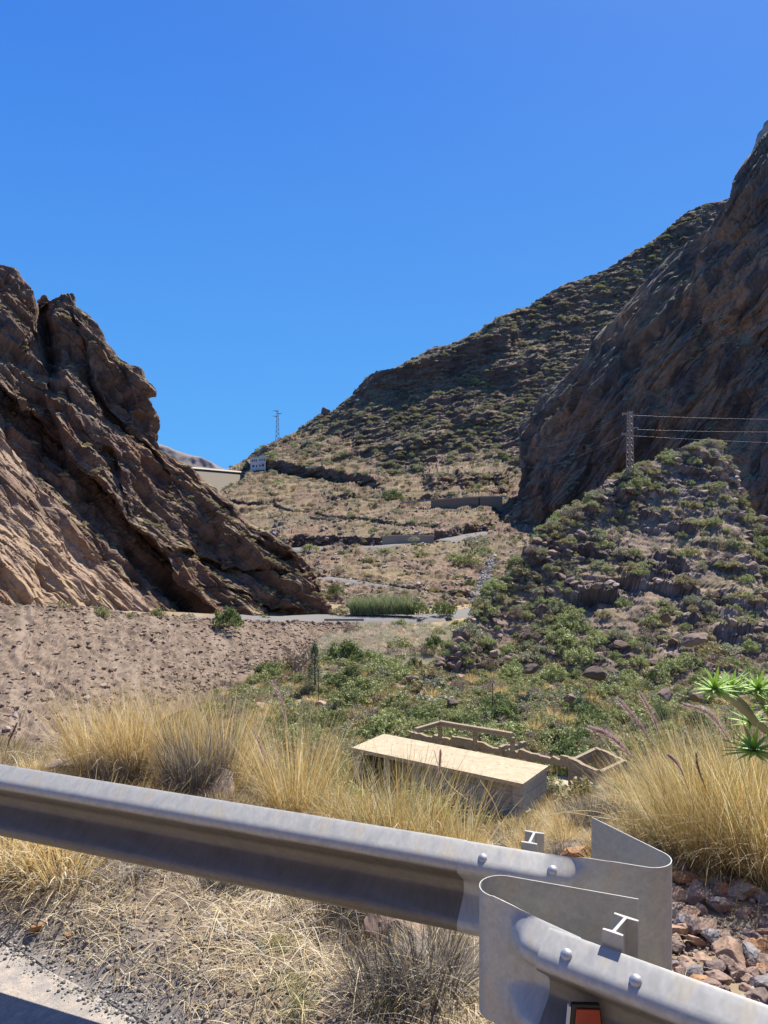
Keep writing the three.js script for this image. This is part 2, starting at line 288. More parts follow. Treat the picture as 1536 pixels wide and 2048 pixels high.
const outcrops = [ // dark ledges on the hill: centre line, rise in px
  [[[770, 922], [830, 898], [890, 870], [905, 872]], 22], [[[735, 750], [800, 760], [870, 735], [960, 700], [1040, 690]], 46], [[[640, 1000], [700, 990], [730, 998]], 12], [[[840, 975], [900, 962], [990, 958], [1030, 975]], 30],
  [[[900, 850], [940, 842], [1000, 840]], 24], [[[960, 760], [1020, 745], [1100, 720]], 26],
];
function hillZ(px, py) {
  let e = py;
  for (const r of hillRoads) {
    const a = r.line[0][0], b = r.line[r.line.length - 1][0];
    if (px < a - 20 || px > b + 20) continue;
    const m = sstep(a - 20, a + 10, px) * (1 - sstep(b - 10, b + 20, px)), d = polyY(r.line, px) - py, hold = r.cut + r.jump;
    if (d <= 0 || d > hold * 3) continue;
    let o = r.jump * sstep(0, 2, d);
    o -= Math.min(d, r.cut) - Math.max(0, d - r.cut) * (r.cut - r.jump) / (hold * 3 - r.cut);
    e -= m * o;
  }
  for (const [line, rise] of outcrops) {
    if (px < line[0][0] || px > line[line.length - 1][0]) continue;
    const y0 = polyY(line, px) + 3 * noise(px / 9, 2, 0), d = y0 + rise / 2 - py, m = sstep(line[0][0], line[0][0] + 25, px) * (1 - sstep(line[line.length - 1][0] - 30, line[line.length - 1][0], px));
    if (d <= 0 || d > rise * 2.5) continue;
    e += m * (d < rise ? d * 0.9 : rise * 0.9 * (1 - (d - rise) / (rise * 1.5)));
  }
  const sky = polyY(hillSky, px), zt = polyY(hillDepth, px);
  let z;
  if (e >= 950) z = polyY(depthAt, e); else { const q = clamp((950 - e) / Math.max(12, 950 - sky)); z = lerp(388, Math.max(zt, 395), Math.pow(q, 0.9)); }
  if (px < 500 && py < polyY([[300, 1003], [440, 992], [468, 977], [498, 945], [501, 930]], px)) z += 70;
  return z;
}
const hillPy = (px, t) => lerp(1262, polyY(hillSky, px), t);
const hillGeo = surface(620, 520, (s, t) => {
  const px = lerp(300, 1530, s), tt = t / 0.97;
  if (tt <= 1) { const py = hillPy(px, tt); return P(px, py, hillZ(px, py)); }
  const py = polyY(hillSky, px), z = hillZ(px, py), k = (tt - 1) / 0.031, p = P(px, py, z); return [p[0], p[1] - 28 * k * k, p[2] - 70 * k];
}, (p, n, s, t) => {
  const k = clamp((-p[2] - 110) / 300), f = 1 - sstep(0.95, 0.98, t);
  return (0.3 + 0.7 * f) * ((0.8 + 2.6 * k) * fbm(p[0] / 14, p[1] / 14, p[2] / 14, 5) + (0.5 + 1.1 * k) * beds(p, [-0.25, 0.95, -0.2], 6, 1.5, 0.4) + (0.4 + 0.8 * k) * broken(p, [-0.25, 0.95, -0.2], 3, 1.0, 2.2, 0.8) + 0.5 * fbm(p[0] / 2.5, p[1] / 2.5, p[2] / 2.5, 3) + 0.5 * noise(p[0] * 1.1, p[1] * 1.1, p[2] * 1.1));
}, (p, up, s, t) => {
  const b = 0.5 + fbm(p[0] / 8, p[1] / 8, p[2] / 8, 4), a = 0.5 + fbm(p[0] / 26 + 3, p[1] / 26, p[2] / 26, 4), z = -p[2];
  let c = speck(mix3([0.215, 0.142, 0.092], [0.138, 0.088, 0.056], sstep(0.35, 0.7, b)), p, 0.45);
  c = mix3(c, [0.27, 0.20, 0.10], 0.45 * sstep(0.5, 0.68, a));
  c = mix3(c, [0.16, 0.145, 0.075], 0.4 * sstep(0.5, 0.66, 0.5 + fbm(p[0] / 19 + 8, p[1] / 19, p[2] / 19, 4)));
  const rk = 1 - sstep(0.42, 0.62, up);
  return mix3(c, mix3([0.15, 0.092, 0.065], [0.09, 0.060, 0.048], sstep(0.4, 0.7, b)), rk);
});
put(new THREE.Mesh(facets(hillGeo), rockMat), 'terraced_hill', 'brown scrub hillside with terraced cuts and a long ridge', null, null, 'structure');

// the great cliff on the right: a steep plane from the gorge, 65 degrees, facing left
const wallO = [44, 270], wallDir = [0.53, -0.85], wallN = [-0.85, -0.53];
const WTAN = 2.14;
function wallZ(px, py) { // depth where the pixel's ray meets the plane
  const a = (px - 768) / FOCAL, b = (1024 - py) / FOCAL;
  // d = -((a z - ox) nx + (z - oz) nz), h = EYE + b z + 8 ; h = WTAN d
  const A = -(a * wallN[0] + wallN[1]), B = wallO[0] * wallN[0] + wallO[1] * wallN[1];
  return clamp((EYE + 8 + WTAN * -B) / (WTAN * A - b), 60, 900);
}
const wallTopL = [[985, 1120], [1005, 1100], [1016, 1060], [1034, 1005], [1041, 930], [1040, 850], [1060, 826], [1094, 780], [1166, 726], [1230, 632], [1322, 530], [1396, 474], [1428, 438], [1462, 392], [1482, 345], [1512, 296], [1545, 245], [1600, 190]];
const wallBot = wallTopL.map((_, i) => { const u = i / (wallTopL.length - 1); return [lerp(1000, 1760, Math.pow(u, 0.9)), lerp(1150, 1180, u)]; });
const WB = [-0.75, 0.6, -0.2];
const wallGeo = surface(300, 520, (s, t) => {
  const tt = Math.min(1, t / 0.96), a = along(wallBot, s), b = along(wallTopL, s), px = lerp(a[0], b[0], tt), py = lerp(a[1], b[1], tt);
  let z = wallZ(px, py);
  // shelves that catch the sun, slanting up to the right, and broad buttresses
  const k = (px * 0.80 + py * 0.6) ;
  z += 7 * Math.sin(k / 62 + 1.3 * noise(px / 240, py / 240, 2)) + 9 * noise(px / 150, py / 190, 5);
  const p = P(px, py, z);
  if (t > 0.96) { const q = (t - 0.96) / 0.04; return [p[0] + 16 * q, p[1] - 12 * q * q, p[2] - 42 * q]; }
  return p;
}, (p, n, s, t) => {
  const f = 1 - 0.5 * sstep(0.9, 0.96, t), bn = [-0.62, 0.6, 0.5];
  return f * (beds(p, WB, 22, 6.0, 0.3) + beds(p, WB, 7, 2.4, 0.25) + 1.5 * fbm(p[0] / 12, p[1] / 16, p[2] / 12, 3) + broken(p, WB, 9, 3.4, 3.2, 0.9) + broken(p, WB, 3.6, 1.5, 3.0, 0.8) + broken(p, WB, 1.5, 0.6, 2.2, 0.8));
}, (p, up, s, t) => {
  const a = 0.5 + fbm(p[0] / 30, p[1] / 40, p[2] / 30, 4), b = 0.5 + fbm(p[0] / 6, p[1] / 12, p[2] / 6, 4);
  let c = mix3([0.165, 0.108, 0.075], [0.27, 0.155, 0.09], sstep(0.4, 0.65, a));
  c = speck(mix3(c, [0.075, 0.058, 0.05], 0.85 * sstep(0.46, 0.66, b)), p, 0.5);
  return mix3(c, [0.20, 0.19, 0.09], 0.8 * sstep(0.6, 0.78, up));
});
put(new THREE.Mesh(facets(wallGeo), rockMat), 'cliff_right', 'huge steep brown rock wall in shade right of the valley', null, null, 'structure');
{ // the further crag that shows over its edge
  const rows = loft([[[1440, 560, 420], [1480, 520, 420], [1540, 480, 420], [1640, 470, 420]], [[1492, 360, 425], [1506, 318, 428], [1536, 268, 432], [1620, 200, 440]], [[1498, 330, 428], [1516, 278, 432], [1536, 250, 436], [1620, 150, 444]], [[1510, 345, 470], [1530, 290, 470], [1560, 265, 470], [1640, 180, 470]]]);
  const g = surface(60, 80, (s, t) => P(...rows(s, t)), (p) => 3 * fbm(p[0] / 14, p[1] / 14, p[2] / 14, 4), (p) => mix3([0.24, 0.20, 0.18], [0.36, 0.31, 0.27], clamp(0.5 + fbm(p[0] / 8, p[1] / 8, p[2] / 8, 3))));
  put(new THREE.Mesh(g, rockMat), 'crag', 'pale grey rock crag behind the edge of the great cliff', null, null, 'structure');
}
// rocky spur on the right with the pylon
const spurTop = [[845, 1392, 72], [880, 1326, 79], [915, 1288, 83], [945, 1228, 89], [972, 1188, 94], [1005, 1158, 97], [1060, 1103, 101], [1090, 1066, 104], [1125, 1038, 106], [1175, 1008, 109], [1240, 958, 115], [1290, 932, 118], [1370, 908, 122], [1425, 888, 125], [1452, 935, 124], [1475, 995, 119], [1536, 1065, 111], [1640, 1135, 100], [1780, 1220, 90]];
const spurBot = spurTop.map((_, i) => { const u = i / (spurTop.length - 1); return [lerp(838, 1900, Math.pow(u, 1.08)), lerp(1450, 1560, sstep(0, 0.3, u)), lerp(68, 47, Math.pow(u, 0.7))]; });
const SPUR = loft([spurBot, ...[0.1, 0.28, 0.5, 0.72, 0.9].map((t) => spurBot.map((b, i) => { const r = spurTop[i]; return [lerp(b[0], r[0], t), lerp(b[1], r[1], t), lerp(b[2], r[2], t) + 2.4 * Math.sin(t * 3.14)]; })), spurTop, spurTop.map(([x, y, z]) => [x + 8, y + 30, z + 9]), spurTop.map(([x, y, z]) => [x + 30, y + 170, z + 30])]);
const spurGeo = surface(430, 400, (s, t) => P(...SPUR(s, t)), (p, n, s, t) => {
  const f = 1 - 0.6 * sstep(0.74, 0.8, t), wz = worley(p[0] / 3.2, p[1] / 1.7, p[2] / 3.2), rk = sstep(0.42, 0.6, 0.5 + fbm(p[0] / 9, p[1] / 5, p[2] / 9, 3));
  return f * (rk * (beds(p, [0.15, 0.95, -0.25], 3.6, 2.2, 0.45) + 0.7 * (wz[2] - 0.5)) + 0.9 * fbm(p[0] / 8, p[1] / 8, p[2] / 8, 3) + 0.35 * fbm(p[0] / 1.6, p[1] / 1.6, p[2] / 1.6, 3) + (0.3 + rk) * (broken(p, [0.15, 0.95, -0.25], 2.6, 0.8, 1.6, 0.8) + broken(p, [0.15, 0.95, -0.25], 1.0, 0.36, 1.5, 0.9)) + 0.12 * noise(p[0] * 2.5, p[1] * 2.5, p[2] * 2.5));
}, (p, up, s, t) => {
  const b = 0.5 + fbm(p[0] / 3, p[1] / 3, p[2] / 3, 4), a = 0.5 + fbm(p[0] / 9 + 3, p[1] / 9, p[2] / 9, 3);
  let c = speck(mix3([0.24, 0.17, 0.115], [0.14, 0.10, 0.07], sstep(0.35, 0.7, b)), p, 0.45);
  c = mix3(c, [0.26, 0.195, 0.10], 0.6 * sstep(0.5, 0.7, a));
  const rk = sstep(0.42, 0.6, 0.5 + fbm(p[0] / 9, p[1] / 5, p[2] / 9, 3));
  return mix3(c, speck(mix3([0.12, 0.085, 0.068], [0.27, 0.20, 0.165], sstep(0.4, 0.65, b)), p, 0.5), Math.max(0.85 * rk, 1 - sstep(0.5, 0.75, up)));
});
put(new THREE.Mesh(facets(spurGeo), rockMat), 'rocky_spur', 'rocky scrub-covered spur with the lattice pylon on its crest', null, null, 'structure');
{ // far mountains beyond the dam
  const rows = loft([[[180, 1040, 2400], [340, 1040, 2400], [480, 1040, 2400], [640, 1040, 2400]], [[180, 840, 2600], [335, 893, 2600], [360, 903, 2600], [385, 910, 2600], [425, 922, 2600], [445, 938, 2600], [465, 936, 2600], [640, 930, 2600]].filter((_, i) => [0, 1, 3, 4].includes(i)).concat([]), [[180, 860, 3000], [340, 920, 3000], [480, 960, 3000], [640, 960, 3000]]]);
  const sky = [[150, 830], [335, 893], [350, 900], [385, 911], [400, 913], [425, 925], [440, 934], [450, 938], [462, 936], [500, 925], [640, 900]];
  const g = surface(160, 70, (s, t) => { const px = lerp(150, 640, s); const q = Math.min(1, t / 0.9); const p = P(px, lerp(1030, polyY(sky, px), q), 2400 + 260 * q); if (t > 0.9) { p[1] -= (t - 0.9) * 400; p[2] -= (t - 0.9) * 3000; } return p; },
    (p, n, s, t) => 30 * ridged(p[0] / 120, p[1] / 160, p[2] / 160, 4) * (1 - sstep(0.8, 0.9, t)) , (p) => mix3([0.24, 0.19, 0.17], [0.16, 0.14, 0.13], clamp(0.5 + fbm(p[0] / 60, p[1] / 60, p[2] / 60, 3))));
  put(new THREE.Mesh(g, rockMat), 'mountains', 'hazy distant mountains beyond the dam', null, null, 'structure');
}

{ // the hillside behind the road, out of the picture: the steel of the rails mirrors it
  const g = surface(120, 60, (s, t) => { const x = lerp(-70, 70, s); return [x, -0.2 + 34 * t, 8 + 0.12 * x * (x > 0 ? -0.3 : -1) + 26 * t]; }, (p) => 1.6 * fbm(p[0] / 6, p[1] / 6, p[2] / 6, 4), (p) => mix3(rockA, rockB, clamp(0.5 + fbm(p[0] / 4, p[1] / 4, p[2] / 4, 3))));
  put(new THREE.Mesh(g, rockMat), 'cut_bank', 'brown rock bank on the far side of the road', null, null, 'structure');
}
// ---------------------------------------------------------------- textures of fine grain
function grainTex(n, fn, srgb) {
  const d = new Uint8Array(n * n * 4);
  for (let j = 0; j < n; j++) for (let i = 0; i < n; i++) { const c = fn(i / n, j / n); d.set([...c.map((v) => clamp(v) * 255), 255], (j * n + i) * 4); }
  const t = new THREE.DataTexture(d, n, n); t.wrapS = t.wrapT = THREE.RepeatWrapping; t.magFilter = THREE.LinearFilter; if (srgb) t.colorSpace = THREE.SRGBColorSpace; t.needsUpdate = true; return t;
}
const tile = (f, u, v) => { const k = 6.2832; return f(Math.cos(u * k), Math.sin(u * k), Math.cos(v * k), Math.sin(v * k)); };
const tnoise = (u, v, r, o = 0) => tile((a, b, c, d) => noise(a * r + o, b * r + c * r * 0.77, d * r - o) * 0.7 + noise(c * r + 4 + o, d * r, a * r + b) * 0.3, u, v);
const zincTex = grainTex(512, (u, v) => { // spangled galvanising with dull and dusty patches
  const w = hash3(Math.floor(u * 128), Math.floor(v * 128), 3), a = tnoise(u, v, 1.6), b = tnoise(u, v, 6, 3), s = tnoise(u, v, 14, 8);
  const g = 0.87 + 0.06 * a + 0.07 * b + 0.05 * s + 0.03 * w, dust = sstep(0.05, 0.5, a + 0.5 * b) * 0.10;
  return [g - dust * 0.2, g - dust * 0.5, g - dust];
}, true);
const zincRough = grainTex(256, (u, v) => { const a = 0.52 + 0.16 * tnoise(u, v, 5, 2) + 0.1 * tnoise(u, v, 13, 1); return [a, a, a]; });
const zinc = new THREE.MeshStandardMaterial({ map: zincTex, roughnessMap: zincRough, color: new THREE.Color().setRGB(0.53, 0.515, 0.475), metalness: 0.15, roughness: 1, side: THREE.DoubleSide });
const zincGrimeShade = zinc.clone(); zincGrimeShade.vertexColors = true;  // beam zinc, vertex colours carry grime and painted shade
const grimeShadeAt = (j, n, L) => { // mottled, streaked road grime, shade below the upper crest painted into the same colour
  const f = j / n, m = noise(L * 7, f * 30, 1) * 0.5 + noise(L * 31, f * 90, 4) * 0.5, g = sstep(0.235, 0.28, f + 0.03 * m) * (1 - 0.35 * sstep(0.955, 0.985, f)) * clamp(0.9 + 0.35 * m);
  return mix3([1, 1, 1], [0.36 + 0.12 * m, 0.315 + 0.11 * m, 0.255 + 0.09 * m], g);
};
const boltMat = std(0.42, 0.42, 0.44, { metalness: 0.5, roughness: 0.5 });

// ---------------------------------------------------------------- guard rails
const RU = [0.9285, -0.3714];                                     // direction of the first rail in plan: x, depth
const wavy = [[0.155, 0.002], [0.150, 0.014], [0.128, 0.052], [0.115, 0.072], [0.098, 0.082], [0.081, 0.078], [0.068, 0.062], [0.030, 0.010], [0.015, 0.001], [0, 0]];
const WAVE = [...wavy, ...wavy.slice(0, -1).reverse().map(([h, d]) => [-h, d])];
function profile(a, n = 40) { const o = []; for (let i = 0; i <= n; i++) { const [h, d] = along(WAVE, i / n), f = 1 - 2 * i / n; o.push([lerp(f * 0.178, h, a), lerp(0.03, d, a)]); } return o; }
function sheet(path, grimeShaded = false, th = 0.0032) {       // path: {x, z (depth), y, nx, nz, a, cutTop} -> a bent steel sheet with thickness
  const pr = path.map((q) => profile(q.a)), nv = pr[0].length, nu = path.length, pos = [], uv = [], idx = []; let L = 0;
  const mid = path.map((q, i) => pr[i].map(([h, d], j) => { const hh = h > 0 && q.cutTop ? h * (1 - q.cutTop) : h; return new THREE.Vector3(q.x + q.nx * d, q.y + hh, -(q.z + q.nz * d)); }));
  const nrm = mid.map((row, i) => row.map((p, j) => { const a = mid[Math.min(nu - 1, i + 1)][j].clone().sub(mid[Math.max(0, i - 1)][j]), b = row[Math.min(nv - 1, j + 1)].clone().sub(row[Math.max(0, j - 1)]); return a.cross(b).normalize(); }));
  for (const sgn of [1, -1]) { L = 0; for (let i = 0; i < nu; i++) { if (i) L += mid[i][20].distanceTo(mid[i - 1][20]); for (let j = 0; j < nv; j++) { const p = mid[i][j].clone().addScaledVector(nrm[i][j], sgn * th / 2); pos.push(p.x, p.y, p.z); uv.push(L * 1.1, j / nv * 0.45); } } }
  const N = nu * nv, quad = (a, b, c, d) => idx.push(a, b, c, a, c, d);
  for (let i = 0; i < nu - 1; i++) for (let j = 0; j < nv - 1; j++) { const a = i * nv + j; quad(a, a + nv, a + nv + 1, a + 1); quad(N + a, N + a + 1, N + a + nv + 1, N + a + nv); }
  const base = geoFrom(pos, idx, null, uv), ep = [], eu = [], ei = [];
  if (grimeShaded) { const c = []; for (let k = 0; k < N * 2; k++) { const m = k % N; c.push(...(k < N * 2 ? grimeShadeAt(m % nv, nv - 1, uv[k * 2]) : [1, 1, 1])); } base.setAttribute('color', new THREE.BufferAttribute(new Float32Array(c), 3)); }
  const strip = (ks) => { for (let q = 0; q < ks.length - 1; q++) { const b = ep.length / 3; for (const k of [ks[q], ks[q + 1], N + ks[q + 1], N + ks[q]]) { ep.push(pos[k * 3], pos[k * 3 + 1], pos[k * 3 + 2]); eu.push(0.1 * q, 0.3); } ei.push(b, b + 1, b + 2, b, b + 2, b + 3); } };
  const rng = (n, f) => [...Array(n).keys()].map(f);
  strip(rng(nu, (i) => i * nv)); strip(rng(nu, (i) => i * nv + nv - 1)); strip(rng(nv, (j) => j)); strip(rng(nv, (j) => (nu - 1) * nv + j));
  const edge = geoFrom(ep, ei, grimeShaded ? new Float32Array(ep.length).fill(0.8) : null, eu);
  return mergeGeometries([base, edge]);
}
function plan(points, closedNormalSide = 1) {   // points [x, depth, a, y?] -> path entries with normals on the road side
  return points.map((q, i) => { const a = points[Math.max(0, i - 1)], b = points[Math.min(points.length - 1, i + 1)]; let tx = b[0] - a[0], tz = b[1] - a[1]; const l = Math.hypot(tx, tz); tx /= l; tz /= l; return { x: q[0], z: q[1], a: q[2], y: q[3] ?? 0.535, cutTop: q[4] || 0, nx: tz * closedNormalSide, nz: -tx * closedNormalSide }; });
}
const boltGeo = new THREE.LatheGeometry([[0, 0.0125], [0.006, 0.012], [0.0115, 0.0095], [0.0148, 0.005], [0.0158, 0.0]].map(([r, y]) => new THREE.Vector2(r, y)), 22);
function boltOn(parent, pos, dir) { const m = part(parent, 'bolt', boltGeo, boltMat); m.position.set(...pos); m.quaternion.setFromUnitVectors(new THREE.Vector3(0, 1, 0), new THREE.Vector3(...dir).normalize()); return m; }
const postShape = new THREE.Shape([[-0.026, 0], [0.026, 0], [0.026, 0.007], [0.0035, 0.010], [0.0035, 0.090], [0.032, 0.093], [0.032, 0.100], [-0.032, 0.100], [-0.032, 0.093], [-0.0035, 0.090], [-0.0035, 0.010], [-0.026, 0.007]].map(([x, y]) => new THREE.Vector2(x, y)));
const postGeo = new THREE.ExtrudeGeometry(postShape, { depth: 1.25, bevelEnabled: true, bevelSize: 0.001, bevelThickness: 0.001, bevelSegments: 1 }).rotateX(-Math.PI / 2);
const rails = [
  thing('guard_rail', 'long galvanised steel guard rail with a curled end, running behind the other rail', 'guard rail', [0, 0, 0], 0, 'roadside guard rails'),
  thing('guard_rail', 'galvanised guard rail with an orange reflector and a folded end, on the road side', 'guard rail', [0, 0, 0], 0, 'roadside guard rails'),
];
{ // first rail
  const pts = []; for (let i = 0; i <= 60; i++) { const x = lerp(-5.6, 0.282, i / 60); pts.push([x, RAILZ(x), 1]); }
  part(rails[0], 'beam', sheet(plan(pts), true), zincGrimeShade);
  const tp = [];
  for (let i = 0; i <= 44; i++) { const x = lerp(0.272, 0.815, i / 44), f = 1 - sstep(0.50, 0.735, x + 0.02 * Math.sin(x * 60) * sstep(0.5, 0.6, x)); tp.push([x - 0.0018, RAILZ(x) - 0.0046, f]); }
  const r = 0.042, e = tp[tp.length - 1], cx = e[0] - RU[1] * -0 + 0.3714 * r, cz = e[1] + 0.9285 * r;         // curl away from the road
  const a0 = Math.atan2(e[1] - cz, e[0] - cx);
  for (let i = 1; i <= 16; i++) { const a = a0 + i / 16 * 2.52; tp.push([cx + r * Math.cos(a), cz + r * Math.sin(a), 0]); }
  const q = tp[tp.length - 1], q2 = tp[tp.length - 2], dx = q[0] - q2[0], dz = q[1] - q2[1], l = Math.hypot(dx, dz);
  for (let i = 1; i <= 10; i++) tp.push([q[0] + dx / l * 0.032 * i, q[1] + dz / l * 0.032 * i, 0]);
  part(rails[0], 'end_terminal', sheet(plan(tp)), zinc, 'curled flat end piece with a dented top edge');
  for (const x of [0.345, 0.555]) boltOn(rails[0], [x - 0.3714 * 0.056, 0.535 + 0.128, -(RAILZ(x) - 0.9285 * 0.056)], [-0.3714 * 0.7, 0.8, 0.9285 * 0.7]);
  for (const k of [0, -4.2]) { const x = 0.47 + RU[0] * k, m = part(rails[0], 'post', postGeo, zinc); m.position.set(x + 0.3714 * 0.03, k ? -0.63 : -0.55, -(RAILZ(x) + 0.9285 * 0.03)); m.rotation.y = -Math.atan2(0.3714, 0.9285); }
}
const R2 = [0.79, -0.613];
const rail2 = (k) => [0.434 + R2[0] * k, 2.074 + R2[1] * k];
{ // second rail
  const pts = []; for (let i = 0; i <= 40; i++) { const p = rail2(lerp(0.012, 3.4, Math.pow(i / 40, 1.5))); pts.push([...p, 1]); }
  part(rails[1], 'beam', sheet(plan(pts), true), zincGrimeShade);
  const end = [0.318, 2.218], r = 0.040, td = [0.66, -0.75], tn = [td[1], -td[0]];
  const cx = end[0] - tn[0] * r, cz = end[1] - tn[1] * r, a0 = Math.atan2(end[1] - cz, end[0] - cx), curl = [];
  for (let i = 0; i <= 18; i++) { const a = a0 + -i / 18 * 2.75; curl.push([cx + r * Math.cos(a), cz + r * Math.sin(a), 0]); }
  const q = curl[18], q2 = curl[17], l = Math.hypot(q[0] - q2[0], q[1] - q2[1]), back = [];
  for (let i = 1; i <= 14; i++) back.push([q[0] + (q[0] - q2[0]) / l * 0.026 * i, q[1] + (q[1] - q2[1]) / l * 0.026 * i, 0]);
  const front = []; for (let i = 1; i <= 26; i++) { const u = i / 26, b = rail2(0.10), p = [lerp(end[0], b[0], u), lerp(end[1], b[1], u)]; front.push([p[0] + 0.0025, p[1] + 0.003, sstep(0.12, 0.62, u + 0.02 * Math.sin(u * 40))]); }
  part(rails[1], 'end_terminal', sheet(plan([...back.reverse(), ...curl.reverse(), ...front])), zinc, 'folded flat end piece with a rounded bottom corner');
  for (const k of [0.083, 0.262]) { const [x, z] = rail2(k); boltOn(rails[1], [x - 0.613 * 0.052, 0.535 + 0.130, -(z - 0.79 * 0.052)], [-0.613 * 0.7, 0.8, 0.79 * 0.7]); }
  for (const k of [0.18, 2.2]) { const [x, z] = rail2(k), m = part(rails[1], 'post', postGeo, zinc); m.position.set(x + 0.613 * 0.009, -0.522, -(z + 0.79 * 0.009)); m.rotation.y = -Math.atan2(0.613, 0.79); }
  // reflector in the hollow of the beam
  const refl = new THREE.Group(); refl.name = 'reflector'; refl.userData.label = 'orange reflector in a white frame'; rails[1].add(refl);
  const [x, z] = rail2(0.125); refl.position.set(x - 0.613 * 0.036, 0.515, -(z - 0.79 * 0.036)); refl.rotation.y = 0.05;
  const tr = new THREE.Shape([[-0.045, -0.07], [0.045, -0.07], [0.034, 0.034], [-0.034, 0.038]].map(([a, b]) => new THREE.Vector2(a, b)));
  const box = new THREE.ExtrudeGeometry(tr, { depth: 0.010, bevelEnabled: true, bevelSize: 0.002, bevelThickness: 0.002, bevelSegments: 2 });
  part(refl, 'reflector_housing', box, std(0.02, 0.018, 0.018, { roughness: 0.5 }));
  const lens = part(refl, 'reflector_lens', new THREE.ExtrudeGeometry(tr, { depth: 0.004, bevelEnabled: true, bevelSize: 0.001, bevelThickness: 0.001, bevelSegments: 1 }), std(0.33, 0.042, 0.010, { roughness: 0.3 })); lens.scale.set(0.84, 0.86, 1); lens.position.set(0.004, -0.003, 0.0125);
  const fr = part(refl, 'reflector_frame', new THREE.BoxGeometry(0.005, 0.106, 0.014), std(0.62, 0.60, 0.52)); fr.position.set(-0.046, -0.018, 0.006); fr.rotation.z = -0.09;
}
// ---------------------------------------------------------------- the road shelf in front
const roadEdge = (x) => RAILZ(x) - 0.06 - 0.26 * (x + 1.67) * sstep(-3.2, -1.2, x) + 0.02 * noise(x * 3, 1, 0) + 0.012 * noise(x * 11, 2, 0);
const asphaltTex = grainTex(512, (u, v) => { const h = hash3(Math.floor(u * 256), Math.floor(v * 256), 9), a = tnoise(u, v, 2.2, 4), b = tnoise(u, v, 7, 1); const g = 0.60 + 0.10 * a + 0.07 * b + 0.10 * (h - 0.5); const d = clamp(0.7 + 0.5 * a); return [g * lerp(0.92, 1.03, d), g * lerp(0.92, 0.94, d), g * lerp(0.93, 0.84, d)]; }, true);
const asphaltBump = grainTex(512, (u, v) => { const h = hash3(Math.floor(u * 200), Math.floor(v * 200), 4), b = tnoise(u, v, 12, 1); const q = clamp(0.5 + 0.3 * b + 0.4 * (h - 0.5)); return [q, q, q]; });
{
  const nu = 260, nv = 60, pos = [], uv = [];
  for (let j = 0; j < nv; j++) for (let i = 0; i < nu; i++) { const x = lerp(-9, 7, i / (nu - 1)), t = j / (nv - 1), z = lerp(-6, roadEdge(x), 1 - Math.pow(1 - t, 2)); pos.push(x, -0.055 - 0.02 * sstep(0.985, 1, t), -z); uv.push(x * 1.3, z * 1.3); }
  const g = geoFrom(pos, gridIndex(nu, nv), null, uv);
  put(new THREE.Mesh(g, new THREE.MeshStandardMaterial({ map: asphaltTex, bumpMap: asphaltBump, bumpScale: 0.003, roughness: 0.95 })), 'road', 'dusty pale asphalt road edge in front of the guard rail', null, null, 'structure');
}
const hollows = [[0.02, 3.26, 0.38, 0.34], [-0.72, 3.72, 0.22, 0.10], [0.05, 2.92, 0.14, 0.10]];   // dug-out holes in the verge: x, depth, radius, drop
function vergeY(x, z) {
  let y = groundY(x, z) + 0.03 + 0.035 * fbm(x * 2.2, 1, z * 2.2, 3) + 0.012 * fbm(x * 9, 2, z * 9, 3);
  const b = z - roadEdge(x);
  y += 0.05 * sstep(0.1, 0.8, b) - 0.09 * (1 - sstep(0, 0.35, b));
  for (const [hx, hz, r, d] of hollows) y -= d * (1 - sstep(0.35, 1, Math.hypot(x - hx, z - hz) / r));
  return y;
}
{
  const g = surface(520, 420, (s, t) => { const x = lerp(-6.5, 4.5, s), e = roadEdge(x), z = lerp(e - 0.10, e + 6.5, t * t * 0.6 + t * 0.4); return [x, z < e ? Math.min(vergeY(x, z), -0.09) : vergeY(x, z), -z]; }, null, (p) => {
    const a = 0.5 + fbm(p[0] * 1.5, 4, p[2] * 1.5, 4), b = 0.5 + fbm(p[0] * 14, 2, p[2] * 14, 3), e = -p[2] - roadEdge(p[0]);
    let c = speck(mix3([0.23, 0.175, 0.118], [0.15, 0.11, 0.078], sstep(0.3, 0.7, b)), [p[0] * 9, 0, p[2] * 9], 0.5);
    c = mix3(c, [0.30, 0.235, 0.14], 0.6 * sstep(0.45, 0.7, a));
    return mix3([0.20, 0.175, 0.155], c, sstep(0.02, 0.40, e + 0.25 * (a - 0.5)));
  });
  put(new THREE.Mesh(g, groundMat), 'verge', 'strip of dry soil and straw between road and slope', null, null, 'structure');
}
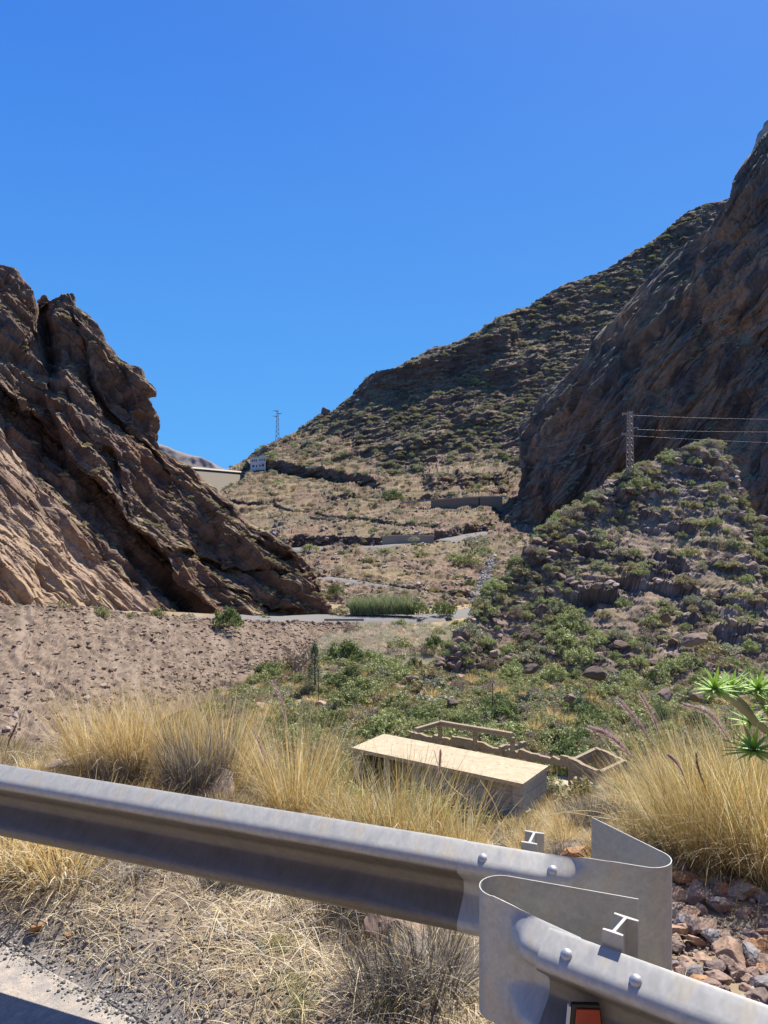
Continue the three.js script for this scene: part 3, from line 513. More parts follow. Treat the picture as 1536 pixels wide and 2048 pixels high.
// angular stones
function rockGeo(sd, detail = 2, cuts = 9, flat = 1, fine = 0) {
  setSeed(sd); const g = new THREE.IcosahedronGeometry(1, detail), a = g.attributes.position, planes = [], col = [];
  for (let i = 0; i < cuts; i++) { const v = new THREE.Vector3(gauss(), gauss(), gauss()).normalize(); planes.push([v, rr(0.52, 0.86)]); }
  const v = new THREE.Vector3();
  for (let i = 0; i < a.count; i++) { v.fromBufferAttribute(a, i); for (const [n, d] of planes) { const k = v.dot(n); if (k > d) v.addScaledVector(n, d - k); } v.multiplyScalar(1 + 0.07 * noise(v.x * 3 + sd, v.y * 3, v.z * 3) + fine * (0.05 * noise(v.x * 9 + sd, v.y * 9, v.z * 9) + 0.025 * noise(v.x * 21, v.y * 21 + sd, v.z * 21))); a.setXYZ(i, v.x, v.y * flat, v.z); const m = 1 + 0.35 * noise(v.x * 2.5, v.y * 2.5 + sd, v.z * 2.5) + 0.4 * noise(v.x * 8, v.y * 8, v.z * 8 + sd) + fine * 0.35 * noise(v.x * 23, v.y * 23, v.z * 23 + sd); col.push(m, m * (0.97 + 0.05 * noise(v.x * 4, 3, v.z * 4)), m * 0.96); }
  g.setAttribute('color', new THREE.BufferAttribute(new Float32Array(col), 3)); g.deleteAttribute('uv'); g.computeVertexNormals(); return g;
}
const stoneGeos = [1, 2, 3, 4, 5, 6, 7, 8].map((k) => rockGeo(k * 31, 3, 16, 0.8, 0.4));
const nearStones = [1, 2, 3, 4, 5, 6, 7, 8].map((k) => rockGeo(k * 57 + 5, 7, 15, 0.8, 1));
const pebbleGeo = rockGeo(77, 1, 7, 0.7);
function stoneTex(tone) { return grainTex(256, (u, v) => { const a = tnoise(u, v, 2.5, tone[0] * 9), b = tnoise(u, v, 9, 2), m = 1 + 0.28 * a + 0.25 * b; return tone.map((t) => t * m); }, true); }
const stoneMats = [[0.40, 0.27, 0.19], [0.30, 0.21, 0.165], [0.42, 0.34, 0.27], [0.27, 0.25, 0.25], [0.40, 0.22, 0.11], [0.22, 0.165, 0.145]].map((c) => std(...c.map((v) => v * 0.85), { vertexColors: true }));
const toneWord = ['tan', 'brown', 'pale', 'grey', 'orange-brown', 'dark'];
// scatter: an InstancedMesh of kind stuff
function stuff(name, label, geo, mat, list) {   // list of {p, q (Quaternion), s (number or [x,y,z]), c}
  const m = new THREE.InstancedMesh(geo, mat, list.length), M = new THREE.Matrix4(), Q = new THREE.Quaternion(), S = new THREE.Vector3(), C = new THREE.Color();
  list.forEach((o, i) => { Array.isArray(o.s) ? S.set(...o.s) : S.setScalar(o.s); M.compose(new THREE.Vector3(...o.p), o.q || Q.identity(), S); m.setMatrixAt(i, M); if (o.c) m.setColorAt(i, C.setRGB(...o.c)); });
  return put(m, name, label, null, null, 'stuff');
}
const turn = (y, x = 0, z = 0) => new THREE.Quaternion().setFromEuler(new THREE.Euler(x, y, z, 'YXZ'));
setSeed(901);
{ // roadside gravel
  const L = [];
  for (let i = 0; i < 15000; i++) { const x = rr(-4.5, 2.4), e = roadEdge(x), z = e + (rnd() < 0.25 ? -0.12 * rnd() * rnd() : 0.02 + 0.55 * Math.pow(rnd(), 1.5)) , s = 0.0025 + 0.007 * Math.pow(rnd(), 3); const t = rnd(), c = t < 0.5 ? rr(0.06, 0.16) : rr(0.2, 0.42); L.push({ p: [x, (z < e - 0.01 ? -0.055 : vergeY(x, z)) + s * 0.3, -z], q: turn(rr(0, 6.3), rr(-0.5, 0.5)), s, c: [c * 1.04, c, c * (t > 0.75 ? 0.75 : 0.95)] }); }
  stuff('gravel', 'dark loose roadside gravel along the asphalt edge', pebbleGeo, std(1, 1, 1), L);
}
// ---------------------------------------------------------------- grass
// one blade: a tapering strip that bends over
function blades(list) {
  const pos = [], col = [], idx = [];
  for (const b of list) {
    const n = b.n || 5, k0 = pos.length / 3; let x = b.x, y = b.y || 0, z = b.z, lean = b.lean; const fx = Math.cos(b.dir), fz = Math.sin(b.dir), wx = Math.cos(b.face), wz = Math.sin(b.face), st = b.len / n;
    for (let i = 0; i <= n; i++) {
      const t = i / n, w = b.w * (i === n ? 0.15 : 1 - 0.55 * t) / 2, c = t < b.grey ? b.c0 : mix3(b.c1, b.c2, (t - b.grey) / (1 - b.grey));
      pos.push(x - wx * w, y, z - wz * w, x + wx * w, y, z + wz * w); col.push(...c, ...c);
      x += fx * Math.sin(lean) * st; z += fz * Math.sin(lean) * st; y += Math.cos(lean) * st; lean += b.curve / n;
      if (i < n) { const a = k0 + i * 2; idx.push(a, a + 1, a + 3, a, a + 3, a + 2); }
    }
  }
  return geoFrom(pos, idx, col);
}
const strawTones = [[0.68, 0.51, 0.20], [0.62, 0.44, 0.15], [0.76, 0.62, 0.32], [0.44, 0.29, 0.095], [0.84, 0.75, 0.50], [0.42, 0.38, 0.13]];
const jit = (c, k) => { const m = 1 + rr(-k, k); return c.map((v) => v * m); };
function tussockGeo(sd, o) {
  setSeed(sd); const L = [];
  for (let i = 0; i < o.n; i++) {
    const r = o.r * Math.sqrt(rnd()), a = rr(0, 6.283), out = r / o.r, c = jit(strawTones[(rnd() * (o.tones || 5)) | 0], 0.18), arch = rnd() < (o.arch ?? 0.3);
    const g = o.green && rnd() < o.green ? [0.22, 0.25, 0.07] : null;
    L.push({ x: r * Math.cos(a), z: r * Math.sin(a), dir: a + gauss() * 0.7, face: rr(0, 3.14), lean: 0.05 + out * rr(0.1, 0.5) * (o.spread || 1), curve: arch ? rr(0.7, 2.2) : rr(0.05, 0.45), len: o.h * (arch ? rr(0.5, 1.0) : 0.45 + 0.7 * Math.pow(rnd(), 0.7)), w: (0.0018 + 0.0042 * rnd() * rnd()) * (o.wide || 1), c0: jit(o.base || [0.20, 0.175, 0.15], 0.3), c1: g || jit(c, 0.1), c2: g || c, grey: o.grey ? o.grey * rr(0.6, 1.2) : -0.01 });
  }
  return blades(L);
}
const grassMat = new THREE.MeshPhysicalMaterial({ color: 0xffffff, vertexColors: true, roughness: 0.9, side: THREE.DoubleSide, transmission: 0.5, thickness: 0 });
const tuss = [
  tussockGeo(11, { n: 1000, r: 0.15, h: 0.64, spread: 1.15, grey: 0.30, arch: 0.25 }),
  tussockGeo(12, { n: 950, r: 0.15, h: 0.68, spread: 1.1, grey: 0.12, arch: 0.22, green: 0.06 }),
  tussockGeo(13, { n: 900, r: 0.14, h: 0.62, spread: 1.7, grey: 0.10, arch: 0.5, green: 0.10, tones: 6 }),
  tussockGeo(14, { n: 2000, r: 0.20, h: 0.82, spread: 1.25, grey: 0.16, arch: 0.30, green: 0.10, tones: 6, base: [0.16, 0.14, 0.07] }),
  tussockGeo(15, { n: 1300, r: 0.14, h: 0.46, spread: 0.7, grey: 1.0, arch: 0.3, base: [0.20, 0.185, 0.18] }),
  tussockGeo(16, { n: 430, r: 0.15, h: 0.60, spread: 1.9, arch: 0.5, green: 0.2, tones: 6, wide: 1.2 }),
  tussockGeo(17, { n: 330, r: 0.16, h: 0.70, spread: 1.1, arch: 0.25, green: 0.08, tones: 6, wide: 1.2 }),
];
const tussocks = [ // photo px of the foot, depth, variant, scale, label
  [195, 1550, 5.25, 0, 0.95, 'golden grass tussock with a dark grey foot, behind the pale stones'],
  [262, 1550, 5.15, 0, 0.98, 'golden grass tussock close beside the dark-footed one'],
  [345, 1565, 5.2, 1, 1.0, 'tall golden grass tussock left of the bare grey twigs'],
  [402, 1590, 4.95, 4, 1.15, 'bundle of bare grey dead twigs among the golden tussocks'],
  [385, 1600, 4.85, 4, 0.9, 'low bundle of dead grey twigs in front of the taller one'],
  [235, 1575, 5.0, 4, 0.7, 'low grey dead twigs at the foot of the two dark-footed tussocks'],
  [452, 1580, 5.1, 1, 1.02, 'tall golden grass tussock right of the bare grey twigs'],
  [590, 1632, 4.6, 1, 0.92, 'golden straw tussock right of the flat tan boulder'],
  [665, 1655, 4.5, 5, 0.85, 'wispy arching tussock below the corner of the concrete roof'],
  [740, 1676, 4.3, 5, 0.85, 'wispy pale tussock in front of the concrete shed'],
  [800, 1686, 4.2, 6, 0.78, 'wispy upright tussock in front of the shed wall'],
  [862, 1694, 4.15, 6, 0.68, 'thin golden tussock in front of the shed wall'],
  [925, 1704, 4.1, 6, 0.60, 'thin golden tussock under the far end of the shed'],
  [1335, 1695, 4.35, 5, 0.9, 'sprawling arching tussock over the end of the rail'],
  [1290, 1650, 4.9, 5, 0.8, 'wispy greenish tussock down the slope behind the curled rail end'],
  [1405, 1735, 4.0, 3, 0.90, 'large golden tussock standing on the stone rubble'],
  [1480, 1745, 3.9, 3, 0.95, 'large golden tussock at the back of the rubble, under the green succulent'],
  [1565, 1760, 3.7, 3, 0.95, 'large golden tussock beside the green succulent'],
];
for (const [px, py, z, v, s, label] of tussocks) { const x = (px - 768) / FOCAL * z, m = new THREE.Mesh(tuss[v], grassMat); m.position.set(x, EYE - (py - 1024) / FOCAL * z - 0.03, -z); m.rotation.y = px * 1.7; m.scale.setScalar(s); put(m, v === 4 ? 'dead_shrub' : 'grass_tussock', label, v === 4 ? 'dead shrub' : 'grass', v === 4 ? null : 'golden grass tussocks behind the rail'); }
// ---------------------------------------------------------------- shrubs: small leaf faces in clumps spread through a dome
function shrubGeo(sd, o) {
  setSeed(sd); const pos = [], col = [], idx = [];
  const quad = (c, ax, ay, az, bx, by, bz, k) => { const b = pos.length / 3; pos.push(c[0] - ax - bx, c[1] - ay - by, c[2] - az - bz, c[0] + ax - bx, c[1] + ay - by, c[2] + az - bz, c[0] + ax + bx, c[1] + ay + by, c[2] + az + bz, c[0] - ax + bx, c[1] - ay + by, c[2] - az + bz); for (let i = 0; i < 4; i++) col.push(...k); idx.push(b, b + 1, b + 2, b, b + 2, b + 3); };
  for (let c = 0; c < o.clumps; c++) {
    const a = rr(0, 6.283), u = Math.pow(rnd(), 0.6), h = rr(0.25, 1) * Math.sqrt(Math.max(0, 1 - u * u * 0.85)) , r = u * 0.95, cx = r * Math.cos(a), cz = r * Math.sin(a), cy = h * o.tall, cr = o.clumpR * rr(0.7, 1.3), tone = rnd();
    for (let i = 0; i < o.leaves; i++) {
      const d = new THREE.Vector3(gauss(), gauss() * 0.9 + 0.15, gauss()); const l = d.length() || 1, R = cr * Math.pow(rnd(), 0.4); d.multiplyScalar(R / l);
      const s = o.size * rr(0.6, 1.4), ax = new THREE.Vector3(gauss(), gauss(), gauss()).normalize(), bx = new THREE.Vector3(gauss(), gauss(), gauss()).cross(ax).normalize(), lo = o.long || 1.7;
      const k = mix3(o.c1, o.c2, clamp(tone * 0.7 + rnd() * 0.4));
      quad([cx + d.x, Math.max(0.02, cy + d.y), cz + d.z], ax.x * s * lo, ax.y * s * lo, ax.z * s * lo, bx.x * s, bx.y * s, bx.z * s, k);
    }
  }
  for (let i = 0; i < (o.stems || 10); i++) {      // stems
    const a = rr(0, 6.283), r = Math.pow(rnd(), 0.6) * 0.8, h = o.tall * rr(0.5, 0.95) * Math.sqrt(1 - r * r * 0.7), x = r * Math.cos(a), z = r * Math.sin(a), w = o.stemW || 0.02, f = rr(0, 3.14);
    quad([x * 0.55, h / 2, z * 0.55], Math.cos(f) * w, 0, Math.sin(f) * w, x * 0.45, h / 2, z * 0.45, o.stem || [0.16, 0.12, 0.09]);
  }
  return geoFrom(pos, idx, col);
}
const leafMat = new THREE.MeshPhysicalMaterial({ color: 0xffffff, vertexColors: true, roughness: 0.85, side: THREE.DoubleSide, transmission: 0.3, thickness: 0 });
const KINDS = {
  green: [1, 2, 3].map((k) => shrubGeo(100 + k, { clumps: 30, leaves: 34, clumpR: 0.24, size: 0.030, tall: 0.72, c1: [0.19, 0.21, 0.07], c2: [0.46, 0.465, 0.19] })),
  grey: [1, 2, 3].map((k) => shrubGeo(120 + k, { clumps: 28, leaves: 30, clumpR: 0.24, size: 0.028, tall: 0.66, c1: [0.22, 0.225, 0.13], c2: [0.47, 0.455, 0.28] })),
  olive: [1, 2].map((k) => shrubGeo(140 + k, { clumps: 26, leaves: 30, clumpR: 0.25, size: 0.027, tall: 0.6, c1: [0.27, 0.23, 0.095], c2: [0.50, 0.42, 0.19], long: 2.6 })),
  dry: [1, 2].map((k) => shrubGeo(160 + k, { clumps: 24, leaves: 28, clumpR: 0.26, size: 0.018, tall: 0.6, c1: [0.23, 0.175, 0.13], c2: [0.40, 0.31, 0.225], long: 4, stems: 40 })),
  tree: [1, 2].map((k) => shrubGeo(180 + k, { clumps: 56, leaves: 46, clumpR: 0.20, size: 0.022, tall: 0.95, c1: [0.09, 0.13, 0.035], c2: [0.26, 0.31, 0.09] })),
  round: [1, 2, 3].map((k) => shrubGeo(190 + k, { clumps: 52, leaves: 30, clumpR: 0.19, size: 0.026, tall: 0.85, c1: [0.22, 0.25, 0.08], c2: [0.50, 0.53, 0.22] })),
  straw: [1, 2].map((k) => tussockGeo(200 + k, { n: 260, r: 0.35, h: 0.85, spread: 1.5, arch: 0.4, wide: 9 })),
};
const KINDMAT = { straw: grassMat };
const shrubNames = { green: 'green_shrub', grey: 'grey_green_shrub', olive: 'olive_shrub', dry: 'dry_shrub', tree: 'leafy_bush', round: 'round_shrub', straw: 'straw_tuft' };
function shrubAt(kind, p, size, tall, label, group, sink = 0.06, category = 'shrub') {
  const g = KINDS[kind], m = new THREE.Mesh(g[(rnd() * g.length) | 0], KINDMAT[kind] || leafMat);
  m.position.set(p[0], p[1] - sink * size, p[2]); m.rotation.y = rr(0, 6.283); m.scale.set(size * rr(0.9, 1.1), size * tall, size * rr(0.9, 1.1));
  return put(m, shrubNames[kind], label, category, group);
}
// spread many, the largest in the picture as things of their own and the rest as stuff
function spread(cands, most, labelOf, groupName, restName, restLabel) {
  cands.sort((a, b) => b.size / -b.p[2] - a.size / -a.p[2]);
  cands.slice(0, most).forEach((c) => shrubAt(c.kind, c.p, c.size, c.tall, labelOf(c.kind, c.size), groupName));
  const rest = {};
  for (const c of cands.slice(most)) (rest[c.kind] ||= []).push({ p: [c.p[0], c.p[1] - 0.06 * c.size, c.p[2]], q: turn(rr(0, 6.28)), s: [c.size, c.size * c.tall, c.size] });
  for (const k in rest) stuff(restName(k), restLabel(k), KINDS[k][0], KINDMAT[k] || leafMat, rest[k]);
}
const word = { round: 'rounded light green', green: 'green', grey: 'grey-green', olive: 'yellowish olive', dry: 'dry brown', straw: 'straw-coloured' };
const pick = (w) => { let t = rnd() * Object.values(w).reduce((a, b) => a + b, 0); for (const k in w) if ((t -= w[k]) < 0) return k; return Object.keys(w)[0]; };
setSeed(4001);
{ // the spur
  const c = [];
  for (let i = 0; i < 4200; i++) {
    const s = rr(0.01, 0.97), t = Math.pow(rnd(), 0.8) * 0.8 + 0.03, q = spurGeo.userData.sample(s, t), [px, py] = toPx(q.p);
    if (px < 830 || px > 1620 || py > 1500) continue;
    const den = 0.5 + fbm(q.p[0] / 7, q.p[1] / 7, q.p[2] / 7, 2); if (rnd() > 0.85 * sstep(0.28, 0.56, den) + 0.14 || q.n[1] < 0.35) continue;
    c.push({ p: q.p, kind: pick({ round: 2.2, green: 2.2, grey: 3, olive: 2.0, dry: 1.8 }), size: (0.3 + 0.9 * Math.pow(rnd(), 1.6)) * (rnd() < 0.1 ? 1.5 : 1), tall: rr(0.7, 1.25) });
  }
  spread(c, 230, (k, s) => `${s > 1.1 ? 'large' : s > 0.85 ? 'mid-sized' : 'small'} ${word[k]} shrub growing among the dark rocks of the spur`, 'shrubs on the rocky spur', (k) => `${k}_scrub`, (k) => `small ${word[k]} scrub covering the rocky spur`);
}
const inShed = (() => { const hp = (px, py) => { const z = 15 / (py - 1024) * FOCAL; return [(px - 768) / FOCAL * z, z]; }, A = hp(1045, 1567), B = hp(1110, 1535), C = hp(705, 1495), u = [C[0] - A[0], C[1] - A[1]], v = [B[0] - A[0], B[1] - A[1]], D = u[0] * v[1] - u[1] * v[0]; return (x, z) => { const dx = x - A[0], dz = z - A[1], s = (dx * v[1] - dz * v[0]) / D, t = (u[0] * dz - u[1] * dx) / D; return s > -0.1 && s < 1.08 && t > -0.25 && t < 1.2; }; })();
{ // the valley floor
  const c = [];
  for (let i = 0; i < 5200; i++) {
    const px = rr(330, 1536), py = rr(1262, 1660), off = py - 1024; let z = 17.2 / off * FOCAL; if (z < 24) continue;
    for (let k = 0; k < 6; k++) z = lerp(z, (EYE - groundY((px - 768) / FOCAL * z, z)) / off * FOCAL, 0.6);
    if (z > 112 || z < 14 || !(z > 0)) continue; const x = (px - 768) / FOCAL * z, y = groundY(x, z);
    if (inShed(x, z) || Math.hypot(x - 12.3, z - 45.5) < 2.6) continue;                                     // the ruins
    if (z > 86 && rnd() < 0.75) continue;
    if (segDist([[330, 1405], [480, 1352], [560, 1312], [700, 1275]], px, py) > 0 && px < 700) continue;
    const yel = sstep(1380, 1460, py) * (1 - sstep(620, 760, px));
    c.push({ p: [x, y, -z], kind: pick({ green: (1 - yel) * (2 + 5 * sstep(0.4, 0.6, 0.5 + fbm(x / 6, 1, z / 6, 2))), grey: 2.2, olive: 2.2 + 2 * yel, dry: 2, straw: 2 + 5 * yel }), size: (0.35 + 0.9 * Math.pow(rnd(), 2)) * (z < 40 ? 0.75 : 1) * (rnd() < 0.06 ? 1.5 : 1), tall: rr(0.7, 1.3) });
  }
  spread(c, 240, (k, s) => `${s > 0.85 ? 'large' : s > 0.7 ? 'mid-sized' : 'small'} ${word[k]} ${k === 'straw' ? 'grass tuft' : 'shrub'} on the valley floor below the road`, 'shrubs on the valley floor', (k) => `${k}_undergrowth`, (k) => `low ${word[k]} undergrowth on the valley floor`);
}
{ // larger rounded bushes of the floor
  const c = []; for (let i = 0; i < 330; i++) { const z = rr(44, 94), px = rr(470, 1420), x = (px - 768) / FOCAL * z, py = 1024 + (EYE - groundY(x, z)) / z * FOCAL; if (px < 760 && segDist([[330, 1405], [480, 1352], [560, 1312], [700, 1275]], px, py) > -12) continue; if (inShed(x, z) || Math.hypot(x - 12.3, z - 45.5) < 3.4 || rnd() > sstep(0.3, 0.6, 0.5 + fbm(x / 8, 3, z / 8, 2)) + 0.1) continue; c.push({ p: [x, groundY(x, z), -z], kind: pick({ round: 3, green: 2, grey: 1, tree: 0.8 }), size: rr(0.8, 1.8), tall: rr(0.85, 1.25) }); }
  c.forEach((o) => shrubAt(o.kind, o.p, o.size, o.tall, `${o.size > 1.25 ? 'big' : 'middling'} domed ${o.kind === 'tree' ? 'dark green' : word[o.kind]} bush rising from the valley floor scrub`, 'domed bushes on the valley floor', 0.08, 'bush'));
}
{ // the slope just below the road, straw and scrub
  const L = [], M = [];
  for (let i = 0; i < 2600; i++) { const z = rr(6.5, 42), x = rr(-0.56, 0.56) * z, y = groundY(x, z); if (inShed(x, z)) continue; (rnd() < 0.6 ? L : M).push({ p: [x, y - 0.05, -z], q: turn(rr(0, 6.28)), s: rr(0.25, 0.65) * (z < 12 ? 0.6 : 1) }); }
  stuff('slope_grass', 'straw-coloured grass on the slope below the road', KINDS.straw[0], grassMat, L);
  stuff('slope_scrub', 'olive scrub on the slope below the road', KINDS.olive[0], leafMat, M);
}
{ // the terraced hill and the long ridge
  const c = [];
  for (let i = 0; i < 9000; i++) {
    const px = rr(400, 1480), t = rr(0.02, 0.965), s = (px - 300) / 1230, q = hillGeo.userData.sample(s, t), z = -q.p[2]; if (q.n[1] < 0.45) continue;
    const [X, Y] = toPx(q.p), up = sstep(300, 420, z) + 0.5 * sstep(640, 720, X) * sstep(0.2, 0.4, t);
    const den = 0.5 + fbm(q.p[0] / 14, q.p[1] / 14, q.p[2] / 14, 2);
    if (rnd() > 0.22 + 0.85 * clamp(up) * sstep(0.25, 0.6, den)) continue;
    c.push({ p: q.p, kind: pick({ green: 2 + up, grey: 3, olive: 2.2, dry: 1.2 }), size: rr(0.5, 1.1) * (1 + 0.9 * sstep(200, 450, z)) * (rnd() < 0.15 ? 1.6 : 1), tall: rr(0.75, 1.1) });
  }
  spread(c, 220, (k, s) => `${s > 1.8 ? 'large' : s > 1.2 ? 'mid-sized' : 'small'} ${word[k]} shrub on the terraced hillside across the valley`, 'shrubs on the terraced hillside', (k) => `${k}_hill_scrub`, (k) => `${word[k]} scrub dotted over the terraced hillside and ridge`);
}
{ // tufts on the ledges of the two cliffs
  const A = [], B = [];
  for (let i = 0; i < 2600; i++) { const s = rr(0.1, 0.98), t = rr(0.05, 0.8), q = cliffGeo.userData.sample(s, t); if (q.n[1] > 0.72 && rnd() < 0.6) A.push({ p: q.p, q: turn(rr(0, 6.3)), s: rr(0.25, 0.6) }); }
  for (let i = 0; i < 3200; i++) { const s = rr(0.02, 0.98), t = rr(0.1, 0.95), q = wallGeo.userData.sample(s, t); if (q.n[1] > 0.66 && rnd() < 0.7) B.push({ p: q.p, q: turn(rr(0, 6.3)), s: rr(0.5, 1.2) }); }
  stuff('ledge_grass', 'dry olive tufts on the ledges of the left cliff', KINDS.olive[0], leafMat, A);
  stuff('ledge_scrub', 'pale scrub on the slanting ledges of the great cliff', KINDS.grey[0], leafMat, B);
}
// ---------------------------------------------------------------- stones and boulders
setSeed(5001);
const rockTints = [[0.22, 0.155, 0.12], [0.16, 0.11, 0.085], [0.33, 0.235, 0.165], [0.11, 0.078, 0.06]].map((c) => std(...c, { vertexColors: true }));
function boulderAt(p, s, label, group, mat, name = 'boulder', squash = 0.8) { const ti = (rnd() * 4) | 0, near = -p[2] < 8, m = new THREE.Mesh((near ? nearStones : stoneGeos)[(rnd() * 8) | 0], mat || rockTints[ti]); if (typeof label === 'function') label = label(mat ? toneWord[stoneMats.indexOf(mat)] : ['brown', 'dark brown', 'pale', 'blackish'][ti], s); m.position.set(p[0], p[1] + 0.15 * s, p[2]); m.rotation.set(rr(-0.5, 0.5), rr(0, 6.3), rr(-0.5, 0.5)); m.scale.set(s * rr(0.8, 1.35), s * squash * rr(0.7, 1.1), s * rr(0.8, 1.2)); return put(m, name, label, 'rock', group); }
{
  const c = [];
  for (let i = 0; i < 3800; i++) { const s = rr(0.01, 0.95), t = rr(0.03, 0.8), q = spurGeo.userData.sample(s, t), [px, py] = toPx(q.p); if (px < 830 || px > 1600 || py > 1500) continue; const rk = 0.5 + fbm(q.p[0] / 9, q.p[1] / 5, q.p[2] / 9, 3); if (rnd() > 0.12 + 0.9 * sstep(0.42, 0.62, rk)) continue; c.push({ p: q.p, s: 0.14 + 0.8 * Math.pow(rnd(), 3) }); }
  c.sort((a, b) => b.s / -b.p[2] - a.s / -a.p[2]);
  c.slice(0, 200).forEach((o) => boulderAt(o.p, o.s, (w, s) => `${s > 0.7 ? 'large' : s > 0.5 ? 'mid-sized' : 'small'} angular ${w} boulder among the shrubs of the spur`, 'boulders on the rocky spur'));
  stuff('spur_stones', 'dark angular stones strewn over the rocky spur', stoneGeos[2], std(1, 1, 1), c.slice(200).map((o) => ({ p: o.p, q: turn(rr(0, 6.3), rr(-0.5, 0.5)), s: [o.s * 1.2, o.s * 0.8, o.s], c: [[0.22, 0.155, 0.12], [0.15, 0.105, 0.08], [0.36, 0.27, 0.215]][(rnd() * 3) | 0] })));
  for (const [px, py, z, s] of [[905, 1408, 65, 0.7], [825, 1360, 76, 0.8], [1240, 1290, 74, 0.8], [1392, 1280, 71, 1.2], [1190, 1350, 67, 1.1], [1060, 1340, 70, 0.9], [1105, 1112, 100, 1.3], [1132, 1112, 100, 1.2], [1330, 1240, 79, 0.8], [1260, 975, 113, 0.8], [1230, 985, 112, 0.8], [1330, 1390, 62, 0.9], [1395, 1395, 61, 0.8], [1140, 1400, 64, 0.8]]) boulderAt(P(px, py, z), s, 'large dark rock standing out of the spur slope', 'large rocks on the spur');
  for (const [px, py, z] of [[650, 1410, 68], [705, 1385, 74], [695, 1335, 86], [530, 1405, 67], [516, 1400, 68], [510, 1440, 62], [740, 1350, 82], [548, 1398, 69]]) { const x = (px - 768) / FOCAL * z; boulderAt([x, groundY(x, z), -z], rr(0.6, 1.1), 'tan boulder lying in the scrub of the valley floor', 'boulders on the valley floor', stoneMats[0]); }
  const T = [];
  for (let i = 0; i < 9000; i++) { const s = rr(0.02, 0.98), t = 0.08 + 0.6 * rnd(), q = embGeo.userData.sample(s, t); const big = Math.pow(rnd(), 5); T.push({ p: q.p, q: turn(rr(0, 6.3), rr(-0.6, 0.6)), s: 0.035 + 0.28 * big, c: [[0.22, 0.15, 0.105], [0.17, 0.115, 0.08], [0.36, 0.26, 0.18], [0.19, 0.13, 0.09], [0.20, 0.14, 0.10]][(rnd() * 5) | 0] }); }
  T.sort((a, b) => b.s / -b.p[2] - a.s / -a.p[2]);
  T.slice(0, 120).forEach((o) => boulderAt(o.p, o.s * 1.1, (w, s) => `${s > 0.25 ? 'large' : s > 0.17 ? 'mid-sized' : 'small'} broken ${w} stone lying on the talus bank`, 'stones on the talus bank', stoneMats[(rnd() * 3) | 0], 'stone'));
  stuff('talus_stones', 'loose brown stones strewn over the talus bank', stoneGeos[4], std(1, 1, 1), T.slice(120));
  const H = [];
  for (let i = 0; i < 5000; i++) { const s = rr(0.05, 0.62), t = rr(0.02, 0.6), q = hillGeo.userData.sample(s, t); H.push({ p: q.p, q: turn(rr(0, 6.3), rr(-0.6, 0.6)), s: 0.15 + 0.8 * Math.pow(rnd(), 4), c: [[0.30, 0.22, 0.17], [0.20, 0.145, 0.115], [0.36, 0.28, 0.22]][(rnd() * 3) | 0] }); }
  stuff('hill_stones', 'brown stones strewn over the terraced hillside', stoneGeos[5], std(1, 1, 1), H);
}
